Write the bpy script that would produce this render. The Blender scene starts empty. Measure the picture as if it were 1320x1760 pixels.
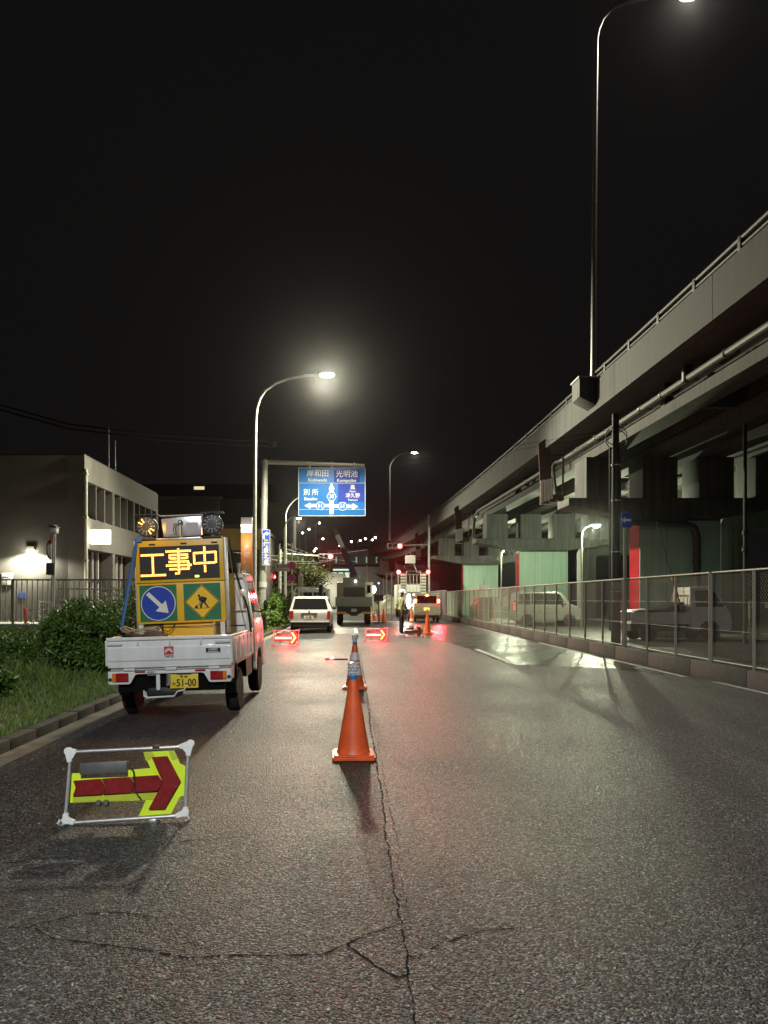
import bpy, bmesh, math, random
import numpy as np
from mathutils import Vector, Matrix

R = math.radians
random.seed(7)
rng = np.random.default_rng(11)
scene = bpy.context.scene
COL = scene.collection

# ------------------------------------------------------------------ camera, sky, exposure
EYE = 1.41                                   # phone held at chest height
cam_data = bpy.data.cameras.new('camera')
cam_data.lens = 26.59
cam_data.sensor_width = 36
cam_data.shift_x = 55 / 1760
cam_data.shift_y = 149 / 1760
cam_data.clip_start = 0.05
cam_data.clip_end = 2000
cam = bpy.data.objects.new('camera', cam_data)
cam.location = (0, 0, EYE)
cam.rotation_euler = (R(90), 0, 0)
COL.objects.link(cam)
scene.camera = cam

world = bpy.data.worlds.new('World')
scene.world = world
world.use_nodes = True
wn = world.node_tree
bg = wn.nodes['Background']
bg.inputs['Color'].default_value = (1.0, 0.93, 0.90, 1)
bg.inputs['Strength'].default_value = 0.0052

scene.view_settings.view_transform = 'Standard'
scene.view_settings.look = 'None'
scene.view_settings.exposure = 0
scene.view_settings.gamma = 1
scene.render.engine = 'CYCLES'
scene.cycles.use_denoising = True
try:
    scene.cycles.denoiser = 'OPENIMAGEDENOISE'
except Exception:
    pass
scene.cycles.max_bounces = 5
scene.cycles.diffuse_bounces = 3
scene.cycles.glossy_bounces = 3
scene.cycles.transmission_bounces = 4
scene.cycles.volume_bounces = 0
scene.cycles.sample_clamp_indirect = 4
scene.cycles.caustics_reflective = False
scene.cycles.caustics_refractive = False

LAMP_COL = (1.0, 0.945, 0.69)
LAMP_GREEN = (0.90, 1.0, 0.66)
POWER_ROAD = 13000
POWER_BACK = 10000
POWER_UNDER = 2300
RED = (1.0, 0.045, 0.06)
HAZE = 0.00014

# ------------------------------------------------------------------ materials
MATS = {}

def mat(name, col, rough=0.6, metal=0.0, var=0.18, scale=6.0, bump=0.0, bscale=60.0, emit=None, estr=0.0,
        coat=0.0, streak=0.0, spec=0.5, alpha=1.0, trans=0.0, stretch=None):
    m = bpy.data.materials.new(name)
    m.use_nodes = True
    nt = m.node_tree
    b = nt.nodes['Principled BSDF']
    L = nt.links.new
    tc = nt.nodes.new('ShaderNodeTexCoord')
    src = tc.outputs['Object']
    if stretch:
        mp = nt.nodes.new('ShaderNodeMapping')
        mp.inputs['Scale'].default_value = stretch
        L(src, mp.inputs['Vector'])
        src = mp.outputs['Vector']
    n = nt.nodes.new('ShaderNodeTexNoise')
    n.inputs['Scale'].default_value = scale
    n.inputs['Detail'].default_value = 6
    n.inputs['Roughness'].default_value = 0.62
    L(src, n.inputs['Vector'])
    fac = n.outputs['Fac']
    if streak:
        mp2 = nt.nodes.new('ShaderNodeMapping')
        mp2.inputs['Scale'].default_value = (3.2, 3.2, 0.12)
        L(tc.outputs['Object'], mp2.inputs['Vector'])
        n2 = nt.nodes.new('ShaderNodeTexNoise')
        n2.inputs['Scale'].default_value = 2.2
        n2.inputs['Detail'].default_value = 5
        L(mp2.outputs['Vector'], n2.inputs['Vector'])
        mx = nt.nodes.new('ShaderNodeMix')
        mx.data_type = 'FLOAT'
        mx.inputs[0].default_value = streak
        L(n.outputs['Fac'], mx.inputs[2])
        L(n2.outputs['Fac'], mx.inputs[3])
        fac = mx.outputs[0]
    mr = nt.nodes.new('ShaderNodeMapRange')
    mr.inputs['From Min'].default_value = 0.3
    mr.inputs['From Max'].default_value = 0.7
    L(fac, mr.inputs['Value'])
    mc = nt.nodes.new('ShaderNodeMix')
    mc.data_type = 'RGBA'
    mc.inputs[6].default_value = tuple(max(0, c * (1 - var)) for c in col) + (1,)
    mc.inputs[7].default_value = tuple(min(1, c * (1 + var)) for c in col) + (1,)
    L(mr.outputs['Result'], mc.inputs[0])
    L(mc.outputs[2], b.inputs['Base Color'])
    rr = nt.nodes.new('ShaderNodeMapRange')
    rr.inputs['To Min'].default_value = max(0.02, rough - 0.08)
    rr.inputs['To Max'].default_value = min(1, rough + 0.08)
    L(fac, rr.inputs['Value'])
    L(rr.outputs['Result'], b.inputs['Roughness'])
    b.inputs['Metallic'].default_value = metal
    b.inputs['Specular IOR Level'].default_value = spec
    b.inputs['Coat Weight'].default_value = coat
    b.inputs['Coat Roughness'].default_value = 0.06
    if trans:
        b.inputs['Transmission Weight'].default_value = trans
    if alpha < 1:
        b.inputs['Alpha'].default_value = alpha
    if bump:
        n3 = nt.nodes.new('ShaderNodeTexNoise')
        n3.inputs['Scale'].default_value = bscale
        n3.inputs['Detail'].default_value = 4
        L(src, n3.inputs['Vector'])
        bp = nt.nodes.new('ShaderNodeBump')
        bp.inputs['Strength'].default_value = bump
        bp.inputs['Distance'].default_value = 0.01
        L(n3.outputs['Fac'], bp.inputs['Height'])
        L(bp.outputs['Normal'], b.inputs['Normal'])
    if emit:
        b.inputs['Emission Color'].default_value = tuple(emit) + (1,)
        b.inputs['Emission Strength'].default_value = estr
        m.cycles.emission_sampling = 'NONE'
    MATS[name] = m
    return m

def asphalt(name, base, coarse, rough, bump, spread=1.0):
    m = bpy.data.materials.new(name)
    m.use_nodes = True
    nt = m.node_tree
    b = nt.nodes['Principled BSDF']
    L = nt.links.new
    N = nt.nodes.new
    tc = N('ShaderNodeTexCoord')
    v = N('ShaderNodeTexVoronoi')
    v.inputs['Scale'].default_value = coarse
    v.inputs['Randomness'].default_value = 1
    L(tc.outputs['Object'], v.inputs['Vector'])
    sep = N('ShaderNodeSeparateColor')
    L(v.outputs['Color'], sep.inputs['Color'])
    ramp = N('ShaderNodeValToRGB')
    e = ramp.color_ramp.elements
    e[0].position = 0.0
    e[0].color = tuple(c * 0.2 for c in base) + (1,)
    e[1].position = 0.6
    e[1].color = tuple(c * 0.75 for c in base) + (1,)
    a = e.new(0.84)
    a.color = tuple(c * (1 + 0.9 * spread) for c in base) + (1,)
    a = e.new(1.0)
    a.color = tuple(c * (1 + 3.4 * spread) for c in base) + (1,)
    L(sep.outputs['Red'], ramp.inputs['Fac'])
    # broad wear and damp patches
    n = N('ShaderNodeTexNoise')
    n.inputs['Scale'].default_value = 0.45
    n.inputs['Detail'].default_value = 8
    n.inputs['Roughness'].default_value = 0.65
    L(tc.outputs['Object'], n.inputs['Vector'])
    mr = N('ShaderNodeMapRange')
    mr.inputs['From Min'].default_value = 0.3
    mr.inputs['From Max'].default_value = 0.7
    mr.inputs['To Min'].default_value = 0.55
    mr.inputs['To Max'].default_value = 1.35
    L(n.outputs['Fac'], mr.inputs['Value'])
    # long tyre-wise streaks
    mp = N('ShaderNodeMapping')
    mp.inputs['Scale'].default_value = (1.6, 0.07, 1)
    L(tc.outputs['Object'], mp.inputs['Vector'])
    n4 = N('ShaderNodeTexNoise')
    n4.inputs['Scale'].default_value = 1.3
    n4.inputs['Detail'].default_value = 4
    L(mp.outputs['Vector'], n4.inputs['Vector'])
    mr4 = N('ShaderNodeMapRange')
    mr4.inputs['From Min'].default_value = 0.3
    mr4.inputs['From Max'].default_value = 0.7
    mr4.inputs['To Min'].default_value = 0.68
    mr4.inputs['To Max'].default_value = 1.28
    L(n4.outputs['Fac'], mr4.inputs['Value'])
    mul = N('ShaderNodeMath')
    mul.operation = 'MULTIPLY'
    L(mr.outputs['Result'], mul.inputs[0])
    L(mr4.outputs['Result'], mul.inputs[1])
    hs = N('ShaderNodeVectorMath')
    hs.operation = 'SCALE'
    L(ramp.outputs['Color'], hs.inputs[0])
    n6 = N('ShaderNodeTexNoise')
    n6.inputs['Scale'].default_value = 30
    n6.inputs['Detail'].default_value = 3
    n6.inputs['Roughness'].default_value = 0.7
    L(tc.outputs['Object'], n6.inputs['Vector'])
    mr6 = N('ShaderNodeMapRange')
    mr6.inputs['From Min'].default_value = 0.32
    mr6.inputs['From Max'].default_value = 0.68
    mr6.inputs['To Min'].default_value = 1 - 0.6 * min(1, spread)
    mr6.inputs['To Max'].default_value = 1 + 0.8 * min(1, spread)
    L(n6.outputs['Fac'], mr6.inputs['Value'])
    mul6 = N('ShaderNodeMath')
    mul6.operation = 'MULTIPLY'
    L(mul.outputs[0], mul6.inputs[0])
    L(mr6.outputs['Result'], mul6.inputs[1])
    L(mul6.outputs[0], hs.inputs['Scale'])
    L(hs.outputs['Vector'], b.inputs['Base Color'])
    rr = N('ShaderNodeMapRange')
    rr.inputs['From Min'].default_value = 0.3
    rr.inputs['From Max'].default_value = 0.7
    rr.inputs['To Min'].default_value = rough - 0.10
    rr.inputs['To Max'].default_value = rough + 0.10
    L(n.outputs['Fac'], rr.inputs['Value'])
    rs = N('ShaderNodeMath')
    rs.operation = 'MULTIPLY_ADD'
    rs.inputs[1].default_value = 0.30
    L(sep.outputs['Green'], rs.inputs[0])
    ro = N('ShaderNodeMath')
    ro.operation = 'SUBTRACT'
    ro.inputs[1].default_value = 0.15
    L(rr.outputs['Result'], ro.inputs[0])
    L(ro.outputs[0], rs.inputs[2])
    L(rs.outputs[0], b.inputs['Roughness'])
    # stones standing proud
    v2 = N('ShaderNodeTexVoronoi')
    v2.inputs['Scale'].default_value = coarse * 0.55
    L(tc.outputs['Object'], v2.inputs['Vector'])
    n5 = N('ShaderNodeTexNoise')
    n5.inputs['Scale'].default_value = coarse * 0.3
    n5.inputs['Detail'].default_value = 3
    L(tc.outputs['Object'], n5.inputs['Vector'])
    add = N('ShaderNodeMath')
    add.operation = 'ADD'
    L(v.outputs['Distance'], add.inputs[0])
    L(v2.outputs['Distance'], add.inputs[1])
    add2 = N('ShaderNodeMath')
    add2.operation = 'ADD'
    L(add.outputs[0], add2.inputs[0])
    L(n5.outputs['Fac'], add2.inputs[1])
    bp = N('ShaderNodeBump')
    bp.invert = True
    bp.inputs['Strength'].default_value = bump
    bp.inputs['Distance'].default_value = 0.012
    L(add2.outputs[0], bp.inputs['Height'])
    L(bp.outputs['Normal'], b.inputs['Normal'])
    b.inputs['Specular IOR Level'].default_value = 0.40
    return m

def emis(name, col, s):
    return mat(name, tuple(c * .25 for c in col), rough=0.4, var=0.02, emit=col, estr=s)

ASPHALT = asphalt('porous asphalt', (0.033, 0.0330, 0.0335), 112, 0.54, 1.0, 1.9)
ASPHALT_SMOOTH = asphalt('damp smooth asphalt', (0.040, 0.037, 0.034), 120, 0.35, 0.16, 0.4)
ASPHALT_LOT = asphalt('lot asphalt', (0.055, 0.053, 0.050), 90, 0.55, 0.4, 0.6)
CRACK = mat('crack filler', (0.010, 0.010, 0.010), 0.9, var=0.3, scale=60, bump=0.6, bscale=200, spec=.08)
PEBBLE = mat('grit', (0.34, 0.32, 0.29), 0.7, var=0.5, scale=30)
LINE = mat('worn road paint', (0.55, 0.55, 0.52), 0.5, var=0.45, scale=9, bump=0.4, bscale=140)
KERB = mat('kerb concrete', (0.055, 0.053, 0.048), 0.75, var=0.4, scale=5, bump=0.5, bscale=90)
KERB_DARK = mat('mossy kerb concrete darkened for shade', (0.055, 0.050, 0.036), 0.85, var=0.5, scale=6, bump=0.6, bscale=80)  # mossy, with the shade on the kerb face put into the tone
GUTTER = mat('gutter concrete', (0.20, 0.17, 0.13), 0.6, var=0.35, scale=4, bump=0.4, bscale=110)
SOIL = mat('verge soil', (0.045, 0.04, 0.025), 0.95, var=0.4, scale=3, bump=0.8, bscale=20)
CONC = mat('viaduct concrete', (0.105, 0.107, 0.100), 0.8, var=0.5, scale=1.3, bump=0.3, bscale=25, streak=0.7)
CONC_P = mat('stained parapet concrete', (0.060, 0.062, 0.059), 0.8, var=0.5, scale=1.3, bump=0.3, bscale=25, streak=0.75)
CONC_D = mat('weathered girder concrete', (0.078, 0.078, 0.071), 0.85, var=0.48, scale=1.5, bump=0.3, bscale=22, streak=0.6)
GREEN = mat('mint painted pier', (0.43, 0.62, 0.49), 0.55, var=0.16, scale=1.6, streak=0.7, bump=0.08, bscale=18)
RENDER_W = mat('building render', (0.115, 0.11, 0.10), 0.85, var=0.12, scale=2.5, bump=0.2, bscale=70)
RENDER_D = mat('dark cladding', (0.07, 0.06, 0.055), 0.8, var=0.2, scale=1.0)
RENDER_B = mat('brown band cladding', (0.42, 0.28, 0.07), 0.7, var=0.12, scale=1.2)
WHITE = mat('white vehicle paint', (0.78, 0.78, 0.76), 0.32, var=0.14, scale=4, coat=0.4, streak=0.5)
WHITE_C = mat('streaked toned down white car paint', (0.50, 0.50, 0.48), 0.32, var=0.08, scale=3, coat=0.5, streak=0.4)  # faint streaks; base toned down under the strong lamp above
WHITE_D = mat('white painted steel', (0.70, 0.70, 0.67), 0.4, var=0.12, scale=5)
SILVER = mat('silver vehicle paint', (0.27, 0.265, 0.235), 0.3, metal=0.25, var=0.05, coat=0.6)
GREYGREEN = mat('grey green truck paint', (0.22, 0.225, 0.19), 0.45, var=0.15, scale=4)
DARKBODY = mat('dark vehicle paint', (0.03, 0.028, 0.028), 0.25, var=0.1, coat=0.6)
GLASS = mat('dark vehicle glass', (0.012, 0.013, 0.014), 0.06, var=0.1, spec=0.8)
RUBBER = mat('tyre rubber', (0.014, 0.014, 0.014), 0.8, var=0.25, scale=20, bump=0.3, bscale=80)
UNDER = mat('underbody blackened for shade', (0.005, 0.005, 0.005), 0.9, var=0.3, spec=0.1)  # near black: shade below the truck is put into the colour
DIMWHITE = mat('white paint dimmed for shade', (0.55, 0.54, 0.50), 0.5, var=0.12, scale=4)  # white paint darkened to put the parked truck in shade
BLACK = mat('black plastic', (0.016, 0.016, 0.017), 0.5, var=0.2, scale=15)
STEEL = mat('brushed steel', (0.48, 0.48, 0.47), 0.35, metal=0.8, var=0.15, scale=20)
ALU = mat('aluminium tube', (0.62, 0.62, 0.62), 0.32, metal=0.6, var=0.1, scale=30)
GALV = mat('galvanised steel', (0.42, 0.42, 0.39), 0.45, metal=0.55, var=0.2, scale=12)
RAILDARK = mat('dull dark rail paint', (0.07, 0.065, 0.06), 0.6, var=0.3, scale=6)
GALV_W = mat('weathered galvanised mesh', (0.21, 0.21, 0.18), 0.55, metal=0.3, var=0.25, scale=12)
POSTCREAM = mat('cream painted post', (0.27, 0.26, 0.20), 0.5, var=0.14, scale=7)
POLEDARK = mat('dark concrete utility pole', (0.030, 0.028, 0.026), 0.7, var=0.3, scale=6)
PIPE = mat('grey drain pipe', (0.095, 0.09, 0.083), 0.5, var=0.2, scale=4)
PIPE_D = mat('dark drain pipe', (0.05, 0.048, 0.045), 0.5, var=0.25, scale=4)
SHIELD = mat('rusted brown shield board', (0.07, 0.035, 0.028), 0.7, var=0.35, scale=5, streak=0.5)
YELLOW = mat('yellow sign casing', (0.80, 0.46, 0.02), 0.4, var=0.06, scale=5)
SIGNGREEN = mat('green sign face', (0.015, 0.17, 0.075), 0.4, var=0.08)
SIGNBLUE = mat('blue sign face', (0.018, 0.060, 0.42), 0.35, var=0.06)
GUIDEBLUE = mat('guide sign blue', (0.008, 0.085, 0.27), 0.4, var=0.06, scale=2)
GUIDEBLUE_D = mat('guide sign overlay blue', (0.006, 0.020, 0.19), 0.4, var=0.05)
SIGNWHITE = mat('white sign lettering', (0.75, 0.75, 0.71), 0.4, var=0.03)
GUIDEWHITE = mat('toned down guide sign lettering', (0.42, 0.42, 0.40), 0.45, var=0.04)  # darker than the other sign white, to offset the lamp above
GUIDECREAM = mat('toned down guide sign arrow', (0.42, 0.41, 0.34), 0.45, var=0.04)  # lowered like the lettering
SIGNCREAM = mat('cream sign arrow', (0.64, 0.63, 0.50), 0.4, var=0.03)
SIGNYEL = mat('yellow warning face', (0.85, 0.55, 0.02), 0.4, var=0.05)
PLATEYEL = mat('yellow number plate', (0.82, 0.60, 0.05), 0.4, var=0.04)
PRINT = mat('black print', (0.012, 0.012, 0.012), 0.5, var=0.1)
PRINT_P = mat('blue print', (0.10, 0.09, 0.25), 0.5, var=0.1)
ORANGE = mat('orange cone plastic', (0.78, 0.115, 0.026), 0.45, var=0.30, scale=7, bump=0.12, bscale=160, streak=0.4)
REFLECT = mat('reflective band', (0.75, 0.75, 0.73), 0.35, var=0.08, scale=14)
BLUEPL = mat('blue lamp collar', (0.02, 0.22, 0.62), 0.35, var=0.08)
LENSCLEAR = mat('clear lamp lens', (0.55, 0.55, 0.53), 0.15, var=0.35, scale=55, spec=0.8, alpha=0.75)
FLUO = mat('fluorescent yellow plate', (0.62, 0.80, 0.02), 0.35, var=0.06, scale=10)
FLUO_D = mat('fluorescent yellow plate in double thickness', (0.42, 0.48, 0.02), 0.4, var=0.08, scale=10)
PLATELIT = mat('yellow plate with led glow painted in', (0.42, 0.09, 0.02), 0.35, var=0.1)  # yellow plate with the orange led glow put into its colour
LENSRED = mat('dark red arrow lens', (0.20, 0.010, 0.010), 0.25, var=0.18, scale=18, spec=0.7)
TAILRED = mat('red tail lens', (0.34, 0.010, 0.012), 0.18, var=0.1, spec=0.8)
TAILAMB = mat('amber tail lens', (0.75, 0.20, 0.02), 0.18, var=0.1, spec=0.8)
REDGLOW = mat('painted red glow panel', (0.40, 0.010, 0.018), 0.7, spec=.1, var=0.55, scale=1.0, stretch=(.3, .3, 1.6))  # red light on the pier sides, painted as a panel
BOOM = mat('dark blue crane paint', (0.022, 0.024, 0.06), 0.4, var=0.15)
GREYBOX = mat('grey battery box', (0.075, 0.075, 0.07), 0.5, var=0.2, scale=12)
PO_ORANGE = mat('orange sign tower', (0.62, 0.19, 0.025), 0.5, var=0.06)
PALEPLATE = mat('pale sign plate', (0.50, 0.46, 0.46), 0.5, var=0.06)
STRAP = mat('blue webbing strap', (0.05, 0.16, 0.42), 0.7, var=0.15, scale=40)
STRAPK = mat('black webbing strap', (0.015, 0.015, 0.015), 0.8, var=0.15, scale=40)
HAZARD_Y = mat('hazard stripe yellow', (0.70, 0.42, 0.05), 0.45, var=0.1)
RED_PAINT = mat('red paint', (0.55, 0.025, 0.02), 0.45, var=0.1)
SKIN = mat('skin', (0.28, 0.16, 0.11), 0.6, var=0.06)
SHIRT = mat('grey work shirt', (0.34, 0.34, 0.34), 0.9, var=0.12, scale=30)
VEST = mat('mesh vest', (0.22, 0.18, 0.11), 0.85, var=0.12, scale=40)
HIVIS = mat('yellow reflective tape', (0.75, 0.75, 0.06), 0.4, var=0.06)
TROUSER = mat('dark trousers', (0.012, 0.012, 0.016), 0.9, var=0.2, scale=30)
SHOE = mat('black shoe', (0.02, 0.02, 0.02), 0.5, var=0.2)
HELMET = mat('white helmet', (0.80, 0.80, 0.80), 0.25, var=0.03, coat=0.4)
BARK = mat('bark', (0.06, 0.05, 0.04), 0.9, var=0.3, scale=20, bump=0.6, bscale=40)
TARP = mat('grey embankment sheet', (0.24, 0.24, 0.22), 0.8, var=0.2, scale=1.2)
HOARD = mat('grey hoarding panel', (0.17, 0.17, 0.18), 0.55, var=0.15, scale=1.0)
MESHGREEN = mat('green board', (0.07, 0.12, 0.05), 0.7, var=0.2, scale=6)
CREAMTRUCK = mat('cream truck paint', (0.70, 0.66, 0.50), 0.4, var=0.08)
PINKFRAME = mat('pale pink guard frame', (0.55, 0.40, 0.36), 0.5, var=0.1)
CABLE = mat('black cable', (0.012, 0.012, 0.012), 0.6, var=0.1)
WIREK = mat('matt black wire', (0.004, 0.004, 0.004), 1.0, var=0.1, spec=0.0)
WIRE = mat('pale overhead wire', (0.16, 0.16, 0.16), 0.5, var=0.1)
FLOORGREY = mat('pale paving', (0.26, 0.25, 0.23), 0.8, var=0.15, scale=2)

E_LAMP = emis('lit street lamp glass', (1.0, 0.93, 0.66), 60)
E_LAMPG = emis('lit white green lamp glass', (0.95, 1.0, 0.78), 40)
E_FAR = emis('distant lamp glass', (1.0, 0.94, 0.76), 14)
E_AMBER = emis('lit amber led', (1.0, 0.43, 0.095), 4.6)
E_AMBER2 = emis('lit amber flasher led', (1.0, 0.36, 0.06), 7)
E_GREEN = emis('lit green led', (0.55, 1.0, 0.12), 5)
E_RED = emis('lit red lamp', (1.0, 0.06, 0.07), 26)
E_REDHOT = emis('lit red led core', (1.0, 0.17, 0.10), 9)
E_REDGLINT = emis('red reflector glint', (1.0, 0.035, 0.04), 7)  # red reflection put in as emission; the reflectors are no lamps
E_ORANGELED = emis('lit orange led', (1.0, 0.16, 0.035), 10)
E_BRAKE = emis('lit brake lamp', (1.0, 0.14, 0.05), 22)
E_PLATE = emis('glowing number plate', (1.0, 0.45, 0.06), 3)  # plate lamp glow put into the number plate itself
E_SIGN = emis('lit sign box', (1.0, 0.92, 0.70), 4)
E_WINDOW = emis('lit window', (1.0, 0.80, 0.50), 0.9)
E_SHOP = emis('lit shop window', (0.82, 1.0, 0.80), 0.9)
E_WHITE = emis('lit work lamp', (1.0, 0.98, 0.88), 14)
E_TEAL = emis('lit teal window', (0.35, 0.85, 0.68), 0.35)
E_BLUE = emis('lit blue lamp', (0.25, 0.4, 1.0), 4)

# leaf and grass materials: colour differs from leaf to leaf
def leafmat(name, c0, c1, rough=0.5):
    m = bpy.data.materials.new(name)
    m.use_nodes = True
    nt = m.node_tree
    b = nt.nodes['Principled BSDF']
    g = nt.nodes.new('ShaderNodeNewGeometry')
    mx = nt.nodes.new('ShaderNodeMix')
    mx.data_type = 'RGBA'
    mx.inputs[6].default_value = c0 + (1,)
    mx.inputs[7].default_value = c1 + (1,)
    nt.links.new(g.outputs['Random Per Island'], mx.inputs[0])
    nt.links.new(mx.outputs[2], b.inputs['Base Color'])
    b.inputs['Roughness'].default_value = rough
    return m

LEAF = leafmat('shrub leaves', (0.05, 0.115, 0.016), (0.13, 0.22, 0.035), 0.42)
LEAF2 = leafmat('fine shrub leaves', (0.07, 0.13, 0.018), (0.17, 0.25, 0.045), 0.5)
GRASSM = leafmat('grass blades', (0.085, 0.15, 0.02), (0.21, 0.30, 0.065), 0.6)
TREELEAF = leafmat('tree leaves', (0.015, 0.028, 0.006), (0.065, 0.08, 0.014), 0.6)

# ------------------------------------------------------------------ mesh builder
class G:
    def __init__(s):
        s.v = []; s.f = []; s.mi = []; s.m = 0

    def add(s, vs, fs):
        o = len(s.v)
        s.v.extend([tuple(p) for p in vs])
        for f in fs:
            s.f.append([i + o for i in f]); s.mi.append(s.m)
        return s

    def box(s, x0, x1, y0, y1, z0, z1):
        vs = [(x0, y0, z0), (x1, y0, z0), (x1, y1, z0), (x0, y1, z0), (x0, y0, z1), (x1, y0, z1), (x1, y1, z1), (x0, y1, z1)]
        return s.add(vs, [(0, 3, 2, 1), (4, 5, 6, 7), (0, 1, 5, 4), (1, 2, 6, 5), (2, 3, 7, 6), (3, 0, 4, 7)])

    def cbox(s, c, size, rot=None):
        a, b_, c_ = [d / 2 for d in size]
        vs = [Vector(p) for p in [(-a, -b_, -c_), (a, -b_, -c_), (a, b_, -c_), (-a, b_, -c_), (-a, -b_, c_), (a, -b_, c_), (a, b_, c_), (-a, b_, c_)]]
        M = rot if rot is not None else Matrix.Identity(3)
        vs = [M @ p + Vector(c) for p in vs]
        return s.add(vs, [(0, 3, 2, 1), (4, 5, 6, 7), (0, 1, 5, 4), (1, 2, 6, 5), (2, 3, 7, 6), (3, 0, 4, 7)])

    def tube(s, pts, r, n=8, closed=False):
        pts = [Vector(p) for p in pts]
        k = len(pts)
        rs = r if isinstance(r, (list, tuple)) else [r] * k
        tan = []
        for i in range(k):
            a = pts[i - 1] if (i > 0 or closed) else pts[i]
            b_ = pts[(i + 1) % k] if (i < k - 1 or closed) else pts[i]
            t = (b_ - a)
            tan.append(t.normalized() if t.length > 1e-9 else Vector((0, 0, 1)))
        up = Vector((0, 0, 1)) if abs(tan[0].z) < 0.9 else Vector((1, 0, 0))
        u = tan[0].cross(up).normalized()
        vs, fs = [], []
        for i in range(k):
            if i > 0:
                q = tan[i - 1].rotation_difference(tan[i])
                u = q @ u
            w = tan[i].cross(u).normalized()
            for j in range(n):
                a = 2 * math.pi * j / n
                vs.append(pts[i] + (u * math.cos(a) + w * math.sin(a)) * rs[i])
        rng_ = k if closed else k - 1
        for i in range(rng_):
            for j in range(n):
                a = i * n + j; b_ = i * n + (j + 1) % n
                c = ((i + 1) % k) * n + (j + 1) % n; d = ((i + 1) % k) * n + j
                fs.append((a, b_, c, d))
        if not closed:
            fs.append(tuple(range(n - 1, -1, -1)))
            fs.append(tuple((k - 1) * n + j for j in range(n)))
        return s.add(vs, fs)

    def cyl(s, p0, p1, r0, r1=None, n=16):
        return s.tube([p0, p1], [r0, r0 if r1 is None else r1], n)

    def lathe(s, prof, n=24, c=(0, 0, 0), axis='Z'):
        vs, fs = [], []
        for (r, z) in prof:
            for j in range(n):
                a = 2 * math.pi * j / n
                x, y = r * math.cos(a), r * math.sin(a)
                p = (x, y, z) if axis == 'Z' else ((x, z, y) if axis == 'Y' else (z, x, y))
                vs.append((p[0] + c[0], p[1] + c[1], p[2] + c[2]))
        k = len(prof)
        flip = axis == 'Y'
        for i in range(k - 1):
            for j in range(n):
                q = (i * n + j, i * n + (j + 1) % n, (i + 1) * n + (j + 1) % n, (i + 1) * n + j)
                fs.append(q[::-1] if flip else q)
        if prof[0][0] > 1e-6:
            fs.append(tuple(range(n)) if flip else tuple(range(n - 1, -1, -1)))
        if prof[-1][0] > 1e-6:
            t = tuple((k - 1) * n + j for j in range(n))
            fs.append(t[::-1] if flip else t)
        return s.add(vs, fs)

    def prism(s, poly, d0, d1, plane='XZ'):
        """polygon in the plane, extruded from d0 to d1 along the third axis"""
        k = len(poly)
        def P(a, b_, d):
            return (a, d, b_) if plane == 'XZ' else ((a, b_, d) if plane == 'XY' else (d, a, b_))
        vs = [P(a, b_, d0) for a, b_ in poly] + [P(a, b_, d1) for a, b_ in poly]
        fs = [tuple(range(k)), tuple(range(2 * k - 1, k - 1, -1))]
        for i in range(k):
            j = (i + 1) % k
            fs.append((i, i + k, j + k, j))
        return s.add(vs, fs)

    def sphere(s, c, r, nu=14, nv=8, sc=(1, 1, 1), lo=-90, hi=90):
        prof = []
        for i in range(nv + 1):
            t = R(lo + (hi - lo) * i / nv)
            prof.append((max(1e-7, r * math.cos(t)), r * math.sin(t)))
        o = len(s.v)
        s.lathe(prof, nu)
        for i in range(o, len(s.v)):
            p = s.v[i]
            s.v[i] = (p[0] * sc[0] + c[0], p[1] * sc[1] + c[1], p[2] * sc[2] + c[2])
        return s

    def sweep(s, prof, path, xoff):
        """cross-section polygon (x, z) carried along Y, shifted sideways by xoff(Y)"""
        k = len(prof)
        vs, fs = [], []
        for y in path:
            for (x, z) in prof:
                vs.append((x + xoff(y), y, z))
        for i in range(len(path) - 1):
            for j in range(k):
                a = i * k + j; b_ = i * k + (j + 1) % k
                fs.append((a, b_, b_ + k, a + k))
        fs.append(tuple(range(k - 1, -1, -1)))
        fs.append(tuple((len(path) - 1) * k + j for j in range(k)))
        return s.add(vs, fs)

    def xf(s, M, start=0):
        for i in range(start, len(s.v)):
            s.v[i] = tuple(M @ Vector(s.v[i]))
        return s

    def mesh(s, name, mats, bevel=0.0, seg=2, smooth=True, angle=32):
        me = bpy.data.meshes.new(name)
        me.from_pydata(s.v, [], s.f)
        if not isinstance(mats, (list, tuple)):
            mats = [mats]
        for m in mats:
            me.materials.append(m)
        me.polygons.foreach_set('material_index', s.mi)
        bm = bmesh.new()
        bm.from_mesh(me)
        bmesh.ops.recalc_face_normals(bm, faces=bm.faces)
        if bevel:
            es = [e for e in bm.edges if len(e.link_faces) == 2 and e.calc_face_angle(0) > R(25)]
            bmesh.ops.bevel(bm, geom=es, offset=bevel, segments=seg, profile=0.6, affect='EDGES', clamp_overlap=True)
        bm.to_mesh(me)
        bm.free()
        if smooth:
            me.polygons.foreach_set('use_smooth', [True] * len(me.polygons))
            me.set_sharp_from_angle(angle=R(angle))
        me.update()
        return me

    def build(s, name, mats, parent=None, **k):
        return link(name, s.mesh(name, mats, **k), parent)

def link(name, data, parent=None, loc=None, rot=None):
    o = bpy.data.objects.new(name, data)
    COL.objects.link(o)
    if parent:
        o.parent = parent
    if loc is not None:
        o.location = loc
    if rot is not None:
        o.rotation_euler = rot
    return o

def tag(o, label=None, cat=None, group=None, kind=None):
    if label: o['label'] = label
    if cat: o['category'] = cat
    if group: o['group'] = group
    if kind: o['kind'] = kind
    return o

def thing(name, label, cat, loc=(0, 0, 0), rot=(0, 0, 0), group=None):
    o = link(name, None, None, loc, rot)
    o.empty_display_size = 0.2
    return tag(o, label, cat, group)

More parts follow.
